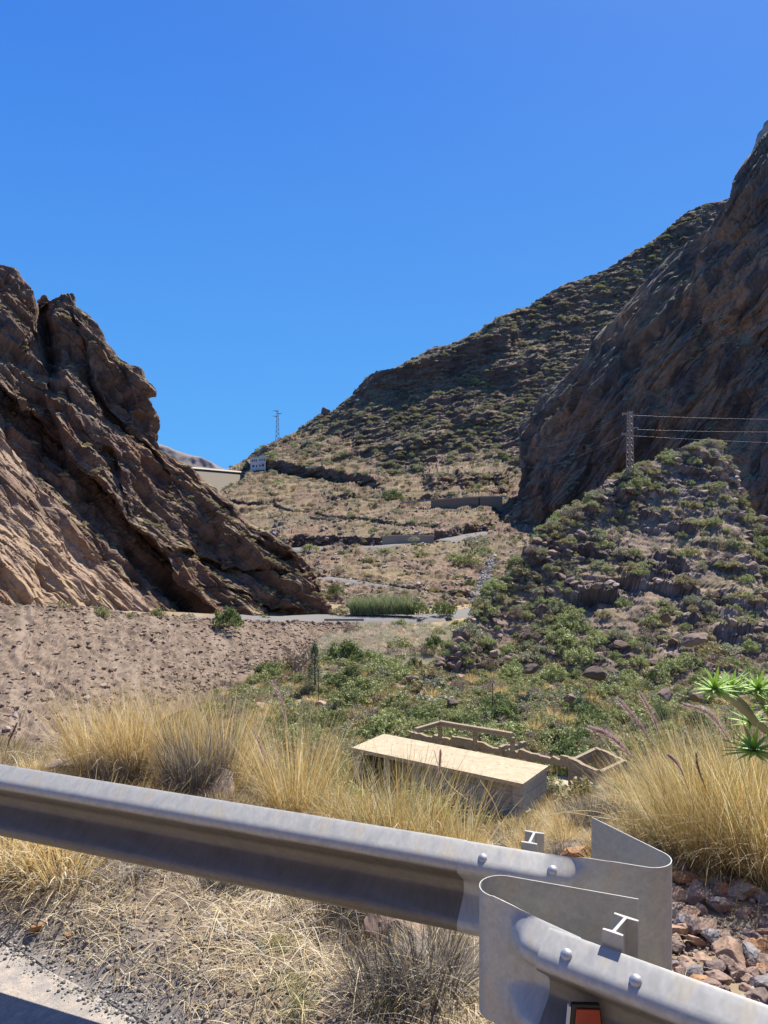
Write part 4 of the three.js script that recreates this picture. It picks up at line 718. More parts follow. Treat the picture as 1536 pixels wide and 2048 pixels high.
{ // rubble beside the rail end
  const L = [];
  for (let i = 0; i < 1000; i++) { const z = rr(2.3, 4.35), px = rr(1290, 1680), x = (px - 768) / FOCAL * z; if (x < 0.86 + (z - 2.4) * 0.1) continue; const s = 0.014 + 0.048 * Math.pow(rnd(), 2.6); L.push([x, z, s]); }
  L.push([1.34, 2.98, 0.098], [1.06, 3.6, 0.07], [1.42, 3.5, 0.075], [1.30, 3.3, 0.06]);
  L.sort((a, b) => b[2] - a[2]);
  const used = [];
  const Lr = L.slice(0, 300);
  for (const [x, z, s] of Lr) { boulderAt([x, vergeY(x, z) + 0.01 + 0.05 * noise(x * 4, 1, z * 4), -z], s, s > 0.09 ? 'largest round tan stone of the rubble beside the rail' : (w, k) => `${k > 0.055 ? 'fist-sized' : k > 0.035 ? 'egg-sized' : 'small'} broken ${w} stone in the rubble beside the rail`, s > 0.09 ? null : 'stones of the rubble beside the rail', s > 0.09 ? stoneMats[0] : stoneMats[[0, 0, 1, 1, 2, 5, 3, 4, 5, 1][(rnd() * 10) | 0]], 'rubble_stone'); }
  const R = []; for (let i = 0; i < 2600; i++) { const z = rr(2.2, 4.6), px = rr(1280, 1700), x = (px - 768) / FOCAL * z; if (x < 0.86 + (z - 2.4) * 0.1) continue; R.push({ p: [x, vergeY(x, z) + 0.004, -z], q: turn(rr(0, 6.3), rr(-0.5, 0.5)), s: 0.004 + 0.012 * Math.pow(rnd(), 2), c: [[0.34, 0.24, 0.17], [0.24, 0.17, 0.13], [0.42, 0.34, 0.27]][(rnd() * 3) | 0] }); }
  stuff('rubble_grit', 'small grit between the rubble stones', pebbleGeo, std(1, 1, 1), R);
  for (const [px, py, z, s, mat, label, sq] of [
    [430, 1598, 4.75, 0.20, 2, 'flat tan boulder behind the rail under the tussocks', 0.28], [130, 1542, 5.35, 0.16, 2, 'pale flat stone behind the rail beside the dark-footed tussock', 0.5], [60, 1546, 5.4, 0.08, 0, 'small tan stone behind the rail at the edge of the talus', 0.7],
    [1152, 1712, 3.98, 0.09, 4, 'reddish stone showing over the rail beside the curled end', 0.7], [40, 1690, 4.3, 0.13, 3, 'pale grey rock under the rail beside a post', 0.8], [98, 1700, 4.25, 0.08, 4, 'orange-brown rock under the rail beside the pale grey rock', 0.9],
    [790, 1862, 3.30, 0.17, 1, 'big rusty boulder in the shade under the rail', 0.55], [395, 1770, 3.85, 0.07, 2, 'tan stone in the straw under the rail', 0.8], [70, 1857, 3.36, 0.035, 4, 'orange stone on the gravel by the asphalt', 0.6], [136, 1868, 3.3, 0.017, 4, 'small orange stone on the gravel beside a bigger one', 0.7],
    [570, 1815, 3.55, 0.025, 4, 'rusty stone in the straw near the dark hollow', 0.9], [1528, 1975, 2.8, 0.055, 3, 'grey-blue rock at the foot of the rubble', 1.2], [1505, 1908, 2.98, 0.042, 3, 'grey striped rock on top of the grey-blue one', 0.8],
  ]) { const x = (px - 768) / FOCAL * z; boulderAt([x, EYE - (py - 1024) / FOCAL * z, -z], s, label, null, stoneMats[mat], 'verge_stone', sq); }
}
// ---------------------------------------------------------------- roads, walls and buildings across the valley
function ribbon(pts, width, y = 0.15) {   // pts world [x,y,z]; the strip spreads away from the camera
  const pos = [], idx = []; const n = pts.length;
  pts.forEach((p, i) => { const a = pts[Math.max(0, i - 1)], b = pts[Math.min(n - 1, i + 1)]; let tx = b[0] - a[0], tz = b[2] - a[2]; const l = Math.hypot(tx, tz); tx /= l; tz /= l; let nx = tz, nz = -tx; if (nz > 0) { nx = -nx; nz = -nz; } pos.push(p[0], p[1] + y, p[2], p[0] + nx * width, p[1] + y, p[2] + nz * width, p[0] - nx * 0.9, p[1] + y - 0.9, p[2] - nz * 0.9); if (i < n - 1) { const a = i * 3; idx.push(a, a + 3, a + 4, a, a + 4, a + 1, a, a + 2, a + 5, a, a + 5, a + 3); } });
  return geoFrom(pos, idx);
}
const slabGeom = (pts, h, th, drop = 0) => { // an upright wall along pts (its top line), h high, th thick
  const pos = [], idx = [], n = pts.length;
  pts.forEach((p, i) => { const hh = Array.isArray(h) ? h[Math.min(i, h.length - 1)] : h, back = th; pos.push(p[0], p[1], p[2], p[0], p[1] - hh, p[2] + drop, p[0], p[1] - hh, p[2] - back, p[0], p[1], p[2] - back); });
  const q = (a, b, c, d) => idx.push(a, b, c, a, c, d);
  for (let i = 0; i < n - 1; i++) for (let k = 0; k < 4; k++) q(i * 4 + k, i * 4 + (k + 1) % 4, i * 4 + 4 + (k + 1) % 4, i * 4 + 4 + k);
  q(0, 3, 2, 1); const e = (n - 1) * 4; q(e, e + 1, e + 2, e + 3);
  const g = geoFrom(pos, idx).toNonIndexed(); g.computeVertexNormals(); return g;
};
const dense = (pts, step = 12) => { const o = []; for (let i = 0; i < pts.length - 1; i++) { const n = Math.max(1, Math.round(Math.hypot(pts[i + 1][0] - pts[i][0], pts[i + 1][1] - pts[i][1]) / step)); for (let k = 0; k < n; k++) o.push(pts[i].map((v, c) => lerp(v, pts[i + 1][c], k / n))); } o.push(pts[pts.length - 1]); return o; };
const onHill = (pts, out = 0) => dense(pts).map(([x, y]) => P(x, y, hillZ(x, y + 1) - out));
const asphaltFar = std(0.165, 0.155, 0.145), masonry = std(0.26, 0.175, 0.115), concreteWall = std(0.33, 0.275, 0.21), paleConcrete = std(0.52, 0.45, 0.345);
{ // valley road with its own rail
  const line = dense([[300, 1237, 90], [430, 1241, 97], [560, 1241, 106], [640, 1243, 113.5], [700, 1243.5, 115], [800, 1243, 116.5], [880, 1241, 119], [960, 1232, 125], [1010, 1224, 131]], 14).map((q) => P(...q));
  put(new THREE.Mesh(ribbon(line, 6.5, 0.25), asphaltFar), 'valley_road', 'pale asphalt road crossing the valley at the foot of the cliff', null, null, 'structure');
  const wall = dense([[846, 1246, 117], [880, 1245, 118.2], [940, 1239, 122], [1000, 1230, 129]], 12).map((q) => P(...q));
  put(new THREE.Mesh(slabGeom(wall, 1.6, 0.5), concreteWall), 'retaining_wall', 'low grey retaining wall under the bend of the valley road', 'wall', 'retaining walls of the mountain road');
  const r = thing('guard_rail', 'low dark guard rail along the valley road', 'guard rail', P(690, 1244, 112.8));
  const A = P(648, 1242, 112.4), B = P(728, 1239.5, 113.2), o = r.position;
  const rail = new THREE.BoxGeometry(A[0] < B[0] ? B[0] - A[0] : 1, 0.31, 0.08); const m = part(r, 'beam', rail, std(0.26, 0.26, 0.26, { metalness: 0.4, roughness: 0.6 })); m.position.set((A[0] + B[0]) / 2 - o.x, 0.32, (A[2] + B[2]) / 2 - o.z);
  for (let k = 0; k < 4; k++) { const q = part(r, 'post', new THREE.BoxGeometry(0.12, 1.1, 0.12), zinc); q.position.set(lerp(A[0], B[0], (k + 0.3) / 4) - o.x, -0.05, m.position.z - 0.11); }
}
const hillStrip = (pts, w, name, label) => put(new THREE.Mesh(ribbon(onHill(pts, 0.4), w, 0.35), asphaltFar), name, label, null, null, 'structure');
hillStrip([[640, 1159], [680, 1163], [740, 1171], [790, 1181], [830, 1187]], 5, 'mountain_road', 'lower ramp of the mountain road below the gravel fan');
hillStrip([[575, 1101], [640, 1097], [700, 1096], [760, 1096], [800, 1092], [860, 1090]], 5, 'mountain_road', 'level stretch of the mountain road above the gravel fan');
hillStrip([[900, 1084], [945, 1073], [990, 1066]], 5, 'mountain_road', 'bend of the mountain road at the mouth of the gorge');
const wallAt = (pts, h, mat, label, th = 0.7, out = 1.2) => put(new THREE.Mesh(slabGeom(onHill(pts, out), h, th), mat), 'retaining_wall', label, 'wall', 'retaining walls of the mountain road');
{ // the tall masonry wall at the gorge, with its expansion joint
  const t = thing('retaining_wall', 'tall brown masonry retaining wall at the mouth of the gorge', 'wall', P(945, 1035, 284), 0, 'retaining walls of the mountain road'), o = t.position;
  const seg = (pts, h, n, mat, pr = 0) => { const g = slabGeom(dense(pts, 15).map(([x, y]) => P(x, y, 284 - pr - 0.03 * (x - 880))), h, 1.2); g.translate(-o.x, -o.y, -o.z); part(t, n, g, mat); };
  seg([[862, 1000], [900, 996], [957, 994]], [3, 4.2, 5.5, 6.4, 7.2, 7.8, 8], 'wall_panel', masonry); seg([[960.5, 994], [1005, 993.5]], 8.2, 'wall_panel', masonry); seg([[957, 995], [960.5, 995]], 8, 'joint', std(0.08, 0.065, 0.055), -0.35);
  seg([[800, 1005], [862, 999], [957, 992.6], [1012, 991.8]], 0.5, 'parapet', concreteWall, 0.25);
}
put(new THREE.Mesh(slabGeom(dense([[968, 1037], [990, 1036], [1014, 1038]], 10).map(([x, y]) => P(x, y, 268)), 5, 1), masonry), 'retaining_wall', 'short dark masonry wall below the tall one in the gorge', 'wall', 'retaining walls of the mountain road');
wallAt([[764, 1072], [800, 1070], [868, 1070.5]], 2.8, concreteWall, 'straight grey retaining wall above the level road', 0.8, 4.5);
wallAt([[560, 1017], [575, 1025], [610, 1031], [640, 1036]], 2.6, masonry, 'dark retaining wall holding the left end of the middle road');
wallAt([[640, 1034], [720, 1044], [800, 1055], [870, 1062]], 0.9, concreteWall, 'long low parapet slanting along the middle road');
wallAt([[728, 966], [760, 966], [788, 969]], 2.6, masonry, 'small grey-brown wall under the house road');
wallAt([[535, 948], [560, 951], [620, 959], [690, 971]], 0.8, concreteWall, 'low parapet along the house road');
{ // the dam: its crest runs level from near left to far right, the face leans back
  const YC = 23.8, cp = (px) => { const z = lerp(372, 441, (px - 330) / 167); return [(px - 768) / FOCAL * z, YC, -z]; }, t = thing('dam_wall', 'pale concrete dam closing the valley beyond the cliff', 'dam', [cp(430)[0], 6, cp(430)[2]]), o = t.position;
  const e0 = cp(330), e1 = cp(497), l = Math.hypot(e1[0] - e0[0], e1[2] - e0[2]), n = [-(e1[2] - e0[2]) / l, (e1[0] - e0[0]) / l];          // the face looks right and towards the road
  const face = (a, b, top, h, inset, thick) => { const lean = 0.72 * h, pos = []; for (const p of [a, b]) for (const [d, y] of [[inset, top], [inset + lean, top - h], [inset - thick, top - h], [inset - thick, top]]) pos.push(p[0] + n[0] * d - o.x, y - o.y, p[2] + n[1] * d - o.z); const g = geoFrom(pos, [0, 1, 5, 0, 5, 4, 1, 2, 6, 1, 6, 5, 2, 3, 7, 2, 7, 6, 3, 0, 4, 3, 4, 7, 0, 3, 2, 0, 2, 1, 4, 5, 6, 4, 6, 7]).toNonIndexed(); g.computeVertexNormals(); return g; };
  const tones = [[0.46, 0.395, 0.30], [0.49, 0.42, 0.32], [0.43, 0.37, 0.285], [0.47, 0.40, 0.295]].map((c) => std(...c)), N = 18;
  for (let i = 0; i < N; i++) { const a = cp(lerp(330, 497, i / N)), b = cp(lerp(330, 497, (i + 1) / N)), k = 0.08, A = a.map((v, c) => lerp(v, b[c], k)), B = a.map((v, c) => lerp(v, b[c], 1 - k)); part(t, 'face_panel', face(A, B, YC, 17, 0.6, 1), tones[(i * 7) % 4]); part(t, 'face_panel', face(A.map((v, c) => c === 1 ? v : v + n[c / 2] * 0.72 * 17.15), B.map((v, c) => c === 1 ? v : v + n[c / 2] * 0.72 * 17.15), YC - 17.15, 8, 0.6, 1), tones[(i * 5 + 1) % 4]); }
  part(t, 'core', face(e0, e1, YC - 0.2, 26, 0, 4), std(0.20, 0.17, 0.13));
  part(t, 'crest', face(e0, e1, YC + 0.9, 0.85, 0.3, 4.6), paleConcrete);
  const ab = slabGeom([P(497, 943, 436), P(482, 959, 420), P(467, 977, 404)], 1.6, 2); ab.translate(-o.x, -o.y, -o.z); part(t, 'abutment', ab, std(0.22, 0.19, 0.16));
}
{ // the block house above the dam
  const D = 398, c0 = P(501, 947, D), k = D / FOCAL, t = thing('block_house', 'three-storey plain concrete house above the dam', 'house', [c0[0], c0[1] - 0.4, c0[2]], 0.16);
  const W = 28 * k * 1.07, H = 33 * k, dpt = 17 * k * 1.4, wallM = std(0.72, 0.66, 0.58), dark = std(0.02, 0.018, 0.018), frameM = std(0.66, 0.60, 0.52);
  const main = new THREE.BoxGeometry(W, H, dpt); main.translate(W / 2, H / 2, -dpt / 2);
  // windows: proud frames, the dark of the rooms painted on near-black panes
  const body = part(t, 'wall', main, wallM);
  const win = (x, y, w, h) => { const f = part(t, 'window', new THREE.BoxGeometry(w + 0.25, h + 0.25, 0.12), frameM); f.position.set(x, y, 0.05); const p = part(f, 'pane', new THREE.BoxGeometry(w, h, 0.05), dark); p.position.set(0, 0, 0.06); };
  for (const [u, v, w, h] of [[0.12, 0.82, 0.5, 0.9], [0.25, 0.84, 0.5, 0.9], [0.38, 0.84, 0.5, 0.9], [0.62, 0.87, 0.5, 0.9], [0.76, 0.88, 0.5, 0.9], [0.90, 0.88, 0.5, 0.9], [0.18, 0.50, 0.8, 1.1], [0.40, 0.50, 0.55, 1.0], [0.62, 0.53, 0.55, 1.0], [0.82, 0.55, 0.85, 1.2], [0.14, 0.14, 0.45, 1.0], [0.28, 0.15, 0.45, 1.0], [0.40, 0.17, 0.45, 1.0], [0.60, 0.19, 0.5, 1.2], [0.73, 0.20, 0.5, 1.2], [0.86, 0.21, 0.5, 1.2]]) win(u * W, v * H, w, h);
  const sw = part(t, 'window', new THREE.BoxGeometry(0.12, 1.3, 1.6), frameM); sw.position.set(W + 0.04, H * 0.52, -dpt * 0.45); const sp = part(sw, 'pane', new THREE.BoxGeometry(0.05, 1.1, 1.4), dark); sp.position.set(0.05, 0, 0);
  const roof = part(t, 'roof', new THREE.BoxGeometry(W + 0.5, 0.35, dpt + 0.5), frameM); roof.position.set(W / 2, H + 0.17, -dpt / 2);
  const bal = part(t, 'balcony', new THREE.BoxGeometry(W * 0.32, 0.3, 0.8), frameM); bal.position.set(W * 0.78, H * 0.69, 0.4);
  const para = part(t, 'parapet', new THREE.BoxGeometry(W * 0.42, 0.9, dpt + 0.3), wallM); para.position.set(W * 0.79, H + 0.75, -dpt / 2);
}
{ // small stone hut higher up
  const D = 432, c = P(605, 912, D), t = thing('stone_hut', 'small ruined stone hut on the hillside above the house', 'hut', c), m = std(0.30, 0.235, 0.18);
  const bx = (n, w, h, d, x, y, z) => { const q = part(t, n, new THREE.BoxGeometry(w, h, d), m); q.position.set(x, y, z); };
  bx('wall', 4.2, 2.2, 0.4, 2.1, 1.0, 0); bx('wall', 0.4, 2.6, 3, 4.5, 1.2, -1.3); bx('wall', 0.4, 2.2, 3, -0.2, 1.0, -1.3); bx('pillar', 0.5, 2.7, 0.5, 5.6, 1.2, 0.2);
}
// ---------------------------------------------------------------- pylons and lines
function bar(a, b, w) { const A = new THREE.Vector3(...a), B = new THREE.Vector3(...b), L = A.distanceTo(B), g = new THREE.BoxGeometry(w, L, w); g.applyQuaternion(new THREE.Quaternion().setFromUnitVectors(new THREE.Vector3(0, 1, 0), B.clone().sub(A).normalize())); g.translate((A.x + B.x) / 2, (A.y + B.y) / 2, (A.z + B.z) / 2); return g; }
function pylon(name, label, base, H, w0, w1, bw, mat, arms, turnY, steps) {
  const t = thing(name, label, 'pylon', base, turnY), leg = (sx, sz) => bar([sx * w0, -0.8, sz * w0], [sx * w1, H, sz * w1], bw);
  for (const [a, b] of [[-1, -1], [1, -1], [1, 1], [-1, 1]]) part(t, 'leg', leg(a, b), mat);
  const L = []; const wd = (y) => lerp(w0, w1, y / H);
  for (let i = 0; i < steps; i++) { const y0 = H * i / steps, y1 = H * (i + 1) / steps, a = wd(y0), b = wd(y1), f = i % 2 ? 1 : -1; L.push(bar([-a * f, y0, a], [b * f, y1, b], bw * 0.75), bar([a, y0, -a * f], [b, y1, b * f], bw * 0.75), bar([-a * f, y0, -a], [b * f, y1, -b], bw * 0.75), bar([-a, y0, -a * f], [-b, y1, b * f], bw * 0.75)); }
  part(t, 'lattice', mergeGeometries(L), mat);
  const ends = [];
  for (const [y, len] of arms) { const e = [len, y + 0.05, 0]; part(t, 'cross_arm', mergeGeometries([bar([0, y, w1], e, bw * 0.9), bar([0, y, -w1], e, bw * 0.9), bar([0, y - 0.35, 0], e, bw * 0.8)]), mat); const ins = new THREE.LatheGeometry([[0.02, 0], [0.09, 0.04], [0.03, 0.1], [0.10, 0.15], [0.03, 0.21], [0.09, 0.26], [0.02, 0.3]].map(([r, h]) => new THREE.Vector2(r, h)), 10); const q = part(t, 'insulator', ins, std(0.5, 0.48, 0.45, { roughness: 0.3 })); q.position.set(e[0], e[1] - 0.32, 0); ends.push(new THREE.Vector3(e[0], e[1] - 0.3, 0)); }
  t.updateMatrixWorld(true); return ends.map((v) => v.applyMatrix4(t.matrixWorld));
}
const steel = std(0.30, 0.235, 0.19, { roughness: 0.7 });
const pylonEnds = pylon('lattice_pylon', 'rusty lattice pylon standing on the crest of the spur', [...P(1260, 952, 115)], 9.6, 0.40, 0.26, 0.10, steel, [[9.3, -1.25], [7.2, 1.35], [6.3, -1.3]], 0.25, 18);
pylon('lattice_pylon', 'thin dark lattice pylon on the skyline above the house', P(555, 886, 462), 19.5, 1.15, 0.35, 0.22, steel, [[19.2, -2.6], [17.6, 2.6], [16.0, -2.8]], 0.1, 14);
const wireMat = std(0.26, 0.25, 0.25, { metalness: 0.3, roughness: 0.5 });
const farR = [[1560, 833], [1560, 858], [1560, 880]], farL = [[1030, 885], [1025, 905], [1020, 925]];
pylonEnds.forEach((e, i) => {
  for (const [q, label, r, sag] of [[P(...farR[i], 128), ['uppermost', 'middle', 'lowest'][i] + ' power line running right from the spur pylon across the great cliff', 0.014, 0.5], [P(...farL[i], 262), ['uppermost', 'middle', 'lowest'][i] + ' thin power line running from the spur pylon towards the gorge', 0.012, 3]]) {
    const a = e.clone(), b = new THREE.Vector3(...q), pts = []; if (label.includes('right')) { b.add(b.clone().sub(a).multiplyScalar(1.2)); }
    for (let k = 0; k <= 20; k++) { const u = k / 20, v = a.clone().lerp(b, u); v.y -= sag * 4 * u * (1 - u); pts.push(v); }
    put(new THREE.Mesh(new THREE.TubeGeometry(new THREE.CatmullRomCurve3(pts), 40, r, 5), wireMat), 'power_line', label, 'cable', 'power lines of the spur pylon');
  }
});
// ---------------------------------------------------------------- ruins on the valley floor
{
  const conc = grainTex(512, (u, v) => { const a = tnoise(u, v, 1.5, 2), b = tnoise(u, v, 6, 5), s = tnoise(u, v, 16, 1), st = sstep(0.25, 0.6, tnoise(u, v, 2.6, 9) + 0.4 * s); const g = 0.80 + 0.07 * a + 0.06 * b + 0.05 * s; return [g - 0.16 * st, (g - 0.18 * st) * 0.92, (g - 0.21 * st) * 0.78]; }, true);
  const concMat = new THREE.MeshStandardMaterial({ map: conc, roughness: 0.95, color: new THREE.Color().setRGB(0.76, 0.72, 0.68) });
  const wallTex = grainTex(512, (u, v) => { const a = tnoise(u, v, 2.5, 4), b = tnoise(u, v, 9, 6), line = Math.abs((v * 6) % 1 - 0.5) > 0.46 ? -0.10 : 0; const g = 0.66 + 0.08 * a + 0.09 * b + line; return [g, g * 0.95, g * 0.87]; }, true);
  const shedWall = new THREE.MeshStandardMaterial({ map: wallTex, roughness: 1 });
  const ruinMat = new THREE.MeshStandardMaterial({ map: wallTex, roughness: 1, color: new THREE.Color().setRGB(0.82, 0.70, 0.55) });
  const HR = 15.0, hp = (px, py) => { const z = HR / (py - 1024) * FOCAL; return [(px - 768) / FOCAL * z, EYE - HR, -z]; };
  const A = hp(1045, 1567), Bc = hp(1110, 1535), C = hp(705, 1495);
  const ux = new THREE.Vector3(C[0] - A[0], 0, C[2] - A[2]), wv = new THREE.Vector3(Bc[0] - A[0], 0, Bc[2] - A[2]), L = ux.length(), W = wv.length(), ang = Math.atan2(-ux.z, ux.x);
  const t = thing('concrete_shed', 'long flat-roofed concrete shed on the valley floor below the road', 'shed', [A[0], EYE - HR - 2.6, A[2]], ang);
  const side = new THREE.Vector3(0, 1, 0).cross(ux.clone().normalize()); const sg = -Math.sign(side.dot(wv)) || 1;    // which way the width lies
  const uvBox = (w, h, d) => { const g = new THREE.BoxGeometry(w, h, d), a = g.attributes.uv, p = g.attributes.position, n = g.attributes.normal; for (let i = 0; i < a.count; i++) { const ax = Math.abs(n.getX(i)), ay = Math.abs(n.getY(i)); a.setXY(i, (ax > 0.5 ? p.getZ(i) : p.getX(i)) / 4, (ay > 0.5 ? p.getZ(i) : p.getY(i)) / 4); } return g; };
  const pc = (n, w, h, d, x, y, z, m) => { const q = part(t, n, uvBox(w, h, d), m); q.position.set(x, y, z); return q; };
  pc('roof_slab', L + 0.1, 0.22, W + 0.1, L / 2, 2.49, -sg * -W / 2 * 1, concMat).position.z = sg * W / 2;
  pc('end_wall', 0.3, 2.38, W - 0.1, 0.16, 1.19, sg * W / 2, shedWall); pc('end_wall', 0.3, 2.38, W - 0.1, L - 0.16, 1.19, sg * W / 2, shedWall);
  pc('back_wall', L - 0.64, 2.38, 0.3, L / 2, 1.19, sg * (W - 0.2), shedWall);
  for (let i = 0; i < 6; i++) pc('pier', 0.45, 2.38, 0.4, 0.4 + (L - 0.8) * i / 5, 1.19, sg * 0.28, shedWall);
  pc('front_wall', L * 0.55, 2.36, 0.25, L * 0.28 + 0.3, 1.18, sg * 0.55, shedWall);
  // roofless frame behind it
  const ug = (h) => (px, py) => { const z = h / (py - 1024) * FOCAL; return [(px - 768) / FOCAL * z, EYE - h, -z]; };
  const frame = thing('ruined_frame', 'roofless concrete frame of posts and beams behind the shed', 'ruin', ug(16.6)(880, 1490)), fo = frame.position;
  const beam = (parent, o, n, a, b, h, th, m) => { const dx = b[0] - a[0], dz = b[2] - a[2], l = Math.hypot(dx, dz), g = uvBox(l, h, th), q = part(parent, n, g, m); q.position.set((a[0] + b[0]) / 2 - o.x, (a[1] + b[1]) / 2 - o.y, (a[2] + b[2]) / 2 - o.z); q.rotation.y = Math.atan2(-dz, dx); q.rotation.z = 0; return q; };
  const top = ug(14.6), low = ug(15.6);
  const F1 = top(880, 1446), F2 = top(950, 1457), F3 = top(1025, 1470), F0 = top(832, 1460);
  beam(frame, fo, 'beam', F1, F3, 0.32, 0.3, ruinMat); beam(frame, fo, 'beam', F0, F1, 0.26, 0.24, ruinMat);
  for (const f of [F1, F2, F3]) { const q = part(frame, 'post', uvBox(0.28, 1.9, 0.28), ruinMat); q.position.set(f[0] - fo.x, f[1] - 1.1 - fo.y, f[2] - fo.z); }
  const room = thing('ruined_room', 'roofless room with a broken wall beside the end of the shed', 'ruin', ug(17)(1190, 1560)), ro = room.position;
  const W1 = top(1140, 1517), W2 = top(1195, 1540), V1 = top(1148, 1517), V2 = top(1192, 1496), V3 = top(1248, 1520), V4 = top(1205, 1540);
  const jag = (parent, o, n, a, b, h, th, m, sd) => { // a wall with a crumbled top edge
    setSeed(sd); const dx = b[0] - a[0], dz = b[2] - a[2], l = Math.hypot(dx, dz), pts = [[0, -h], [l, -h]], K = Math.max(5, Math.round(l / 0.16)); let y = 0;
    for (let i = K; i >= 0; i--) { y = clamp(y + rr(-0.06, 0.06) + (rnd() < 0.06 ? -0.3 : 0.02), -0.45 * h, 0.05); pts.push([l * i / K, y]); }
    const g = new THREE.ExtrudeGeometry(new THREE.Shape(pts.map(([x, yy]) => new THREE.Vector2(x, yy))), { depth: th, bevelEnabled: true, bevelSize: 0.015, bevelThickness: 0.015, bevelSegments: 1 }), uv = g.attributes.uv; for (let i = 0; i < uv.count; i++) uv.setXY(i, uv.getX(i) / 4, uv.getY(i) / 4);
    g.translate(0, 0, -th / 2); const q = part(parent, n, g, m); q.position.set(a[0] - o.x, a[1] - o.y, a[2] - o.z); q.rotation.y = Math.atan2(-dz, dx); return q; };
  jag(frame, fo, 'low_wall', low(822, 1459), low(1150, 1517), 0.6, 0.25, ruinMat, 5); jag(frame, fo, 'low_wall', low(1000, 1494), low(1050, 1477), 0.5, 0.25, ruinMat, 6);
  const wallP = (a, b, h, n = 'wall', th = 0.26) => { const q = beam(room, ro, n, a, b, h, th, ruinMat); q.position.y -= h / 2; return q; };
  jag(room, ro, 'wall', W1, [lerp(W1[0], W2[0], 0.55), W1[1], lerp(W1[2], W2[2], 0.55)], 2.4, 0.26, ruinMat, 8); wallP([lerp(W1[0], W2[0], 0.55), W1[1] - 0.02, lerp(W1[2], W2[2], 0.55)], W2, 0.7);
  wallP(V1, V2, 0.7, 'lintel', 0.22); jag(room, ro, 'wall', V2, V3, 1.5, 0.22, ruinMat, 9); wallP(V4, V3, 0.35, 'lintel', 0.22);
  for (const v of [V2, V3, V4]) { const q = part(room, 'post', uvBox(0.3, 2.4, 0.3), ruinMat); q.position.set(v[0] - ro.x, v[1] - 1.22 - ro.y, v[2] - ro.z); }
  const grd = ug(17.0), g1 = grd(1122, 1570);
  const pav = new THREE.Mesh(uvBox(1.5, 0.12, 1.6), concMat); pav.position.set(g1[0], g1[1] + 0.2, g1[2]); put(pav, 'paving_slab', 'pale concrete paving between shed and ruined room', 'paving');
  const dw = thing('stone_wall', 'low tumbled dry stone wall at the corner of the shed', 'wall', grd(1150, 1610)); setSeed(31);
  for (let i = 0; i < 26; i++) { const u = i / 26, a = ug(16.5)(1110, 1592), b = ug(17.2)(1180, 1632), q = part(dw, 'stone', stoneGeos[i % 8], stoneMats[[1, 1, 5, 0][i % 4]]); q.position.set(lerp(a[0], b[0], u) - dw.position.x + rr(-0.1, 0.1), lerp(a[1], b[1], u) - dw.position.y + rr(-0.3, 0.1), lerp(a[2], b[2], u) - dw.position.z); q.scale.set(rr(0.15, 0.25), rr(0.1, 0.18), rr(0.15, 0.22)); q.rotation.y = rr(0, 6); }
  const dr = new THREE.Mesh(new THREE.CylinderGeometry(0.22, 0.24, 0.5, 14).rotateX(1.2), std(0.6, 0.55, 0.46)); dr.position.set(...ug(16.7)(1184, 1578)); put(dr, 'drum', 'pale drum lying in the doorway of the ruined room', 'drum');
}
for (const [px, py, z, h, label] of [[637, 1392, 71, 2.5, 'thin dark post beside the slim tree on the valley floor'], [985, 1412, 64, 1.9, 'thin rusty post at the foot of the spur']]) { const x = (px - 768) / FOCAL * z, y = groundY(x, z); const g = new THREE.CylinderGeometry(0.03, 0.04, h + 0.8, 8); g.translate(0, h / 2 - 0.4, 0); const m = new THREE.Mesh(g, std(0.07, 0.055, 0.045)); m.position.set(...P(px, py, z)); put(m, 'post', label, 'post'); }
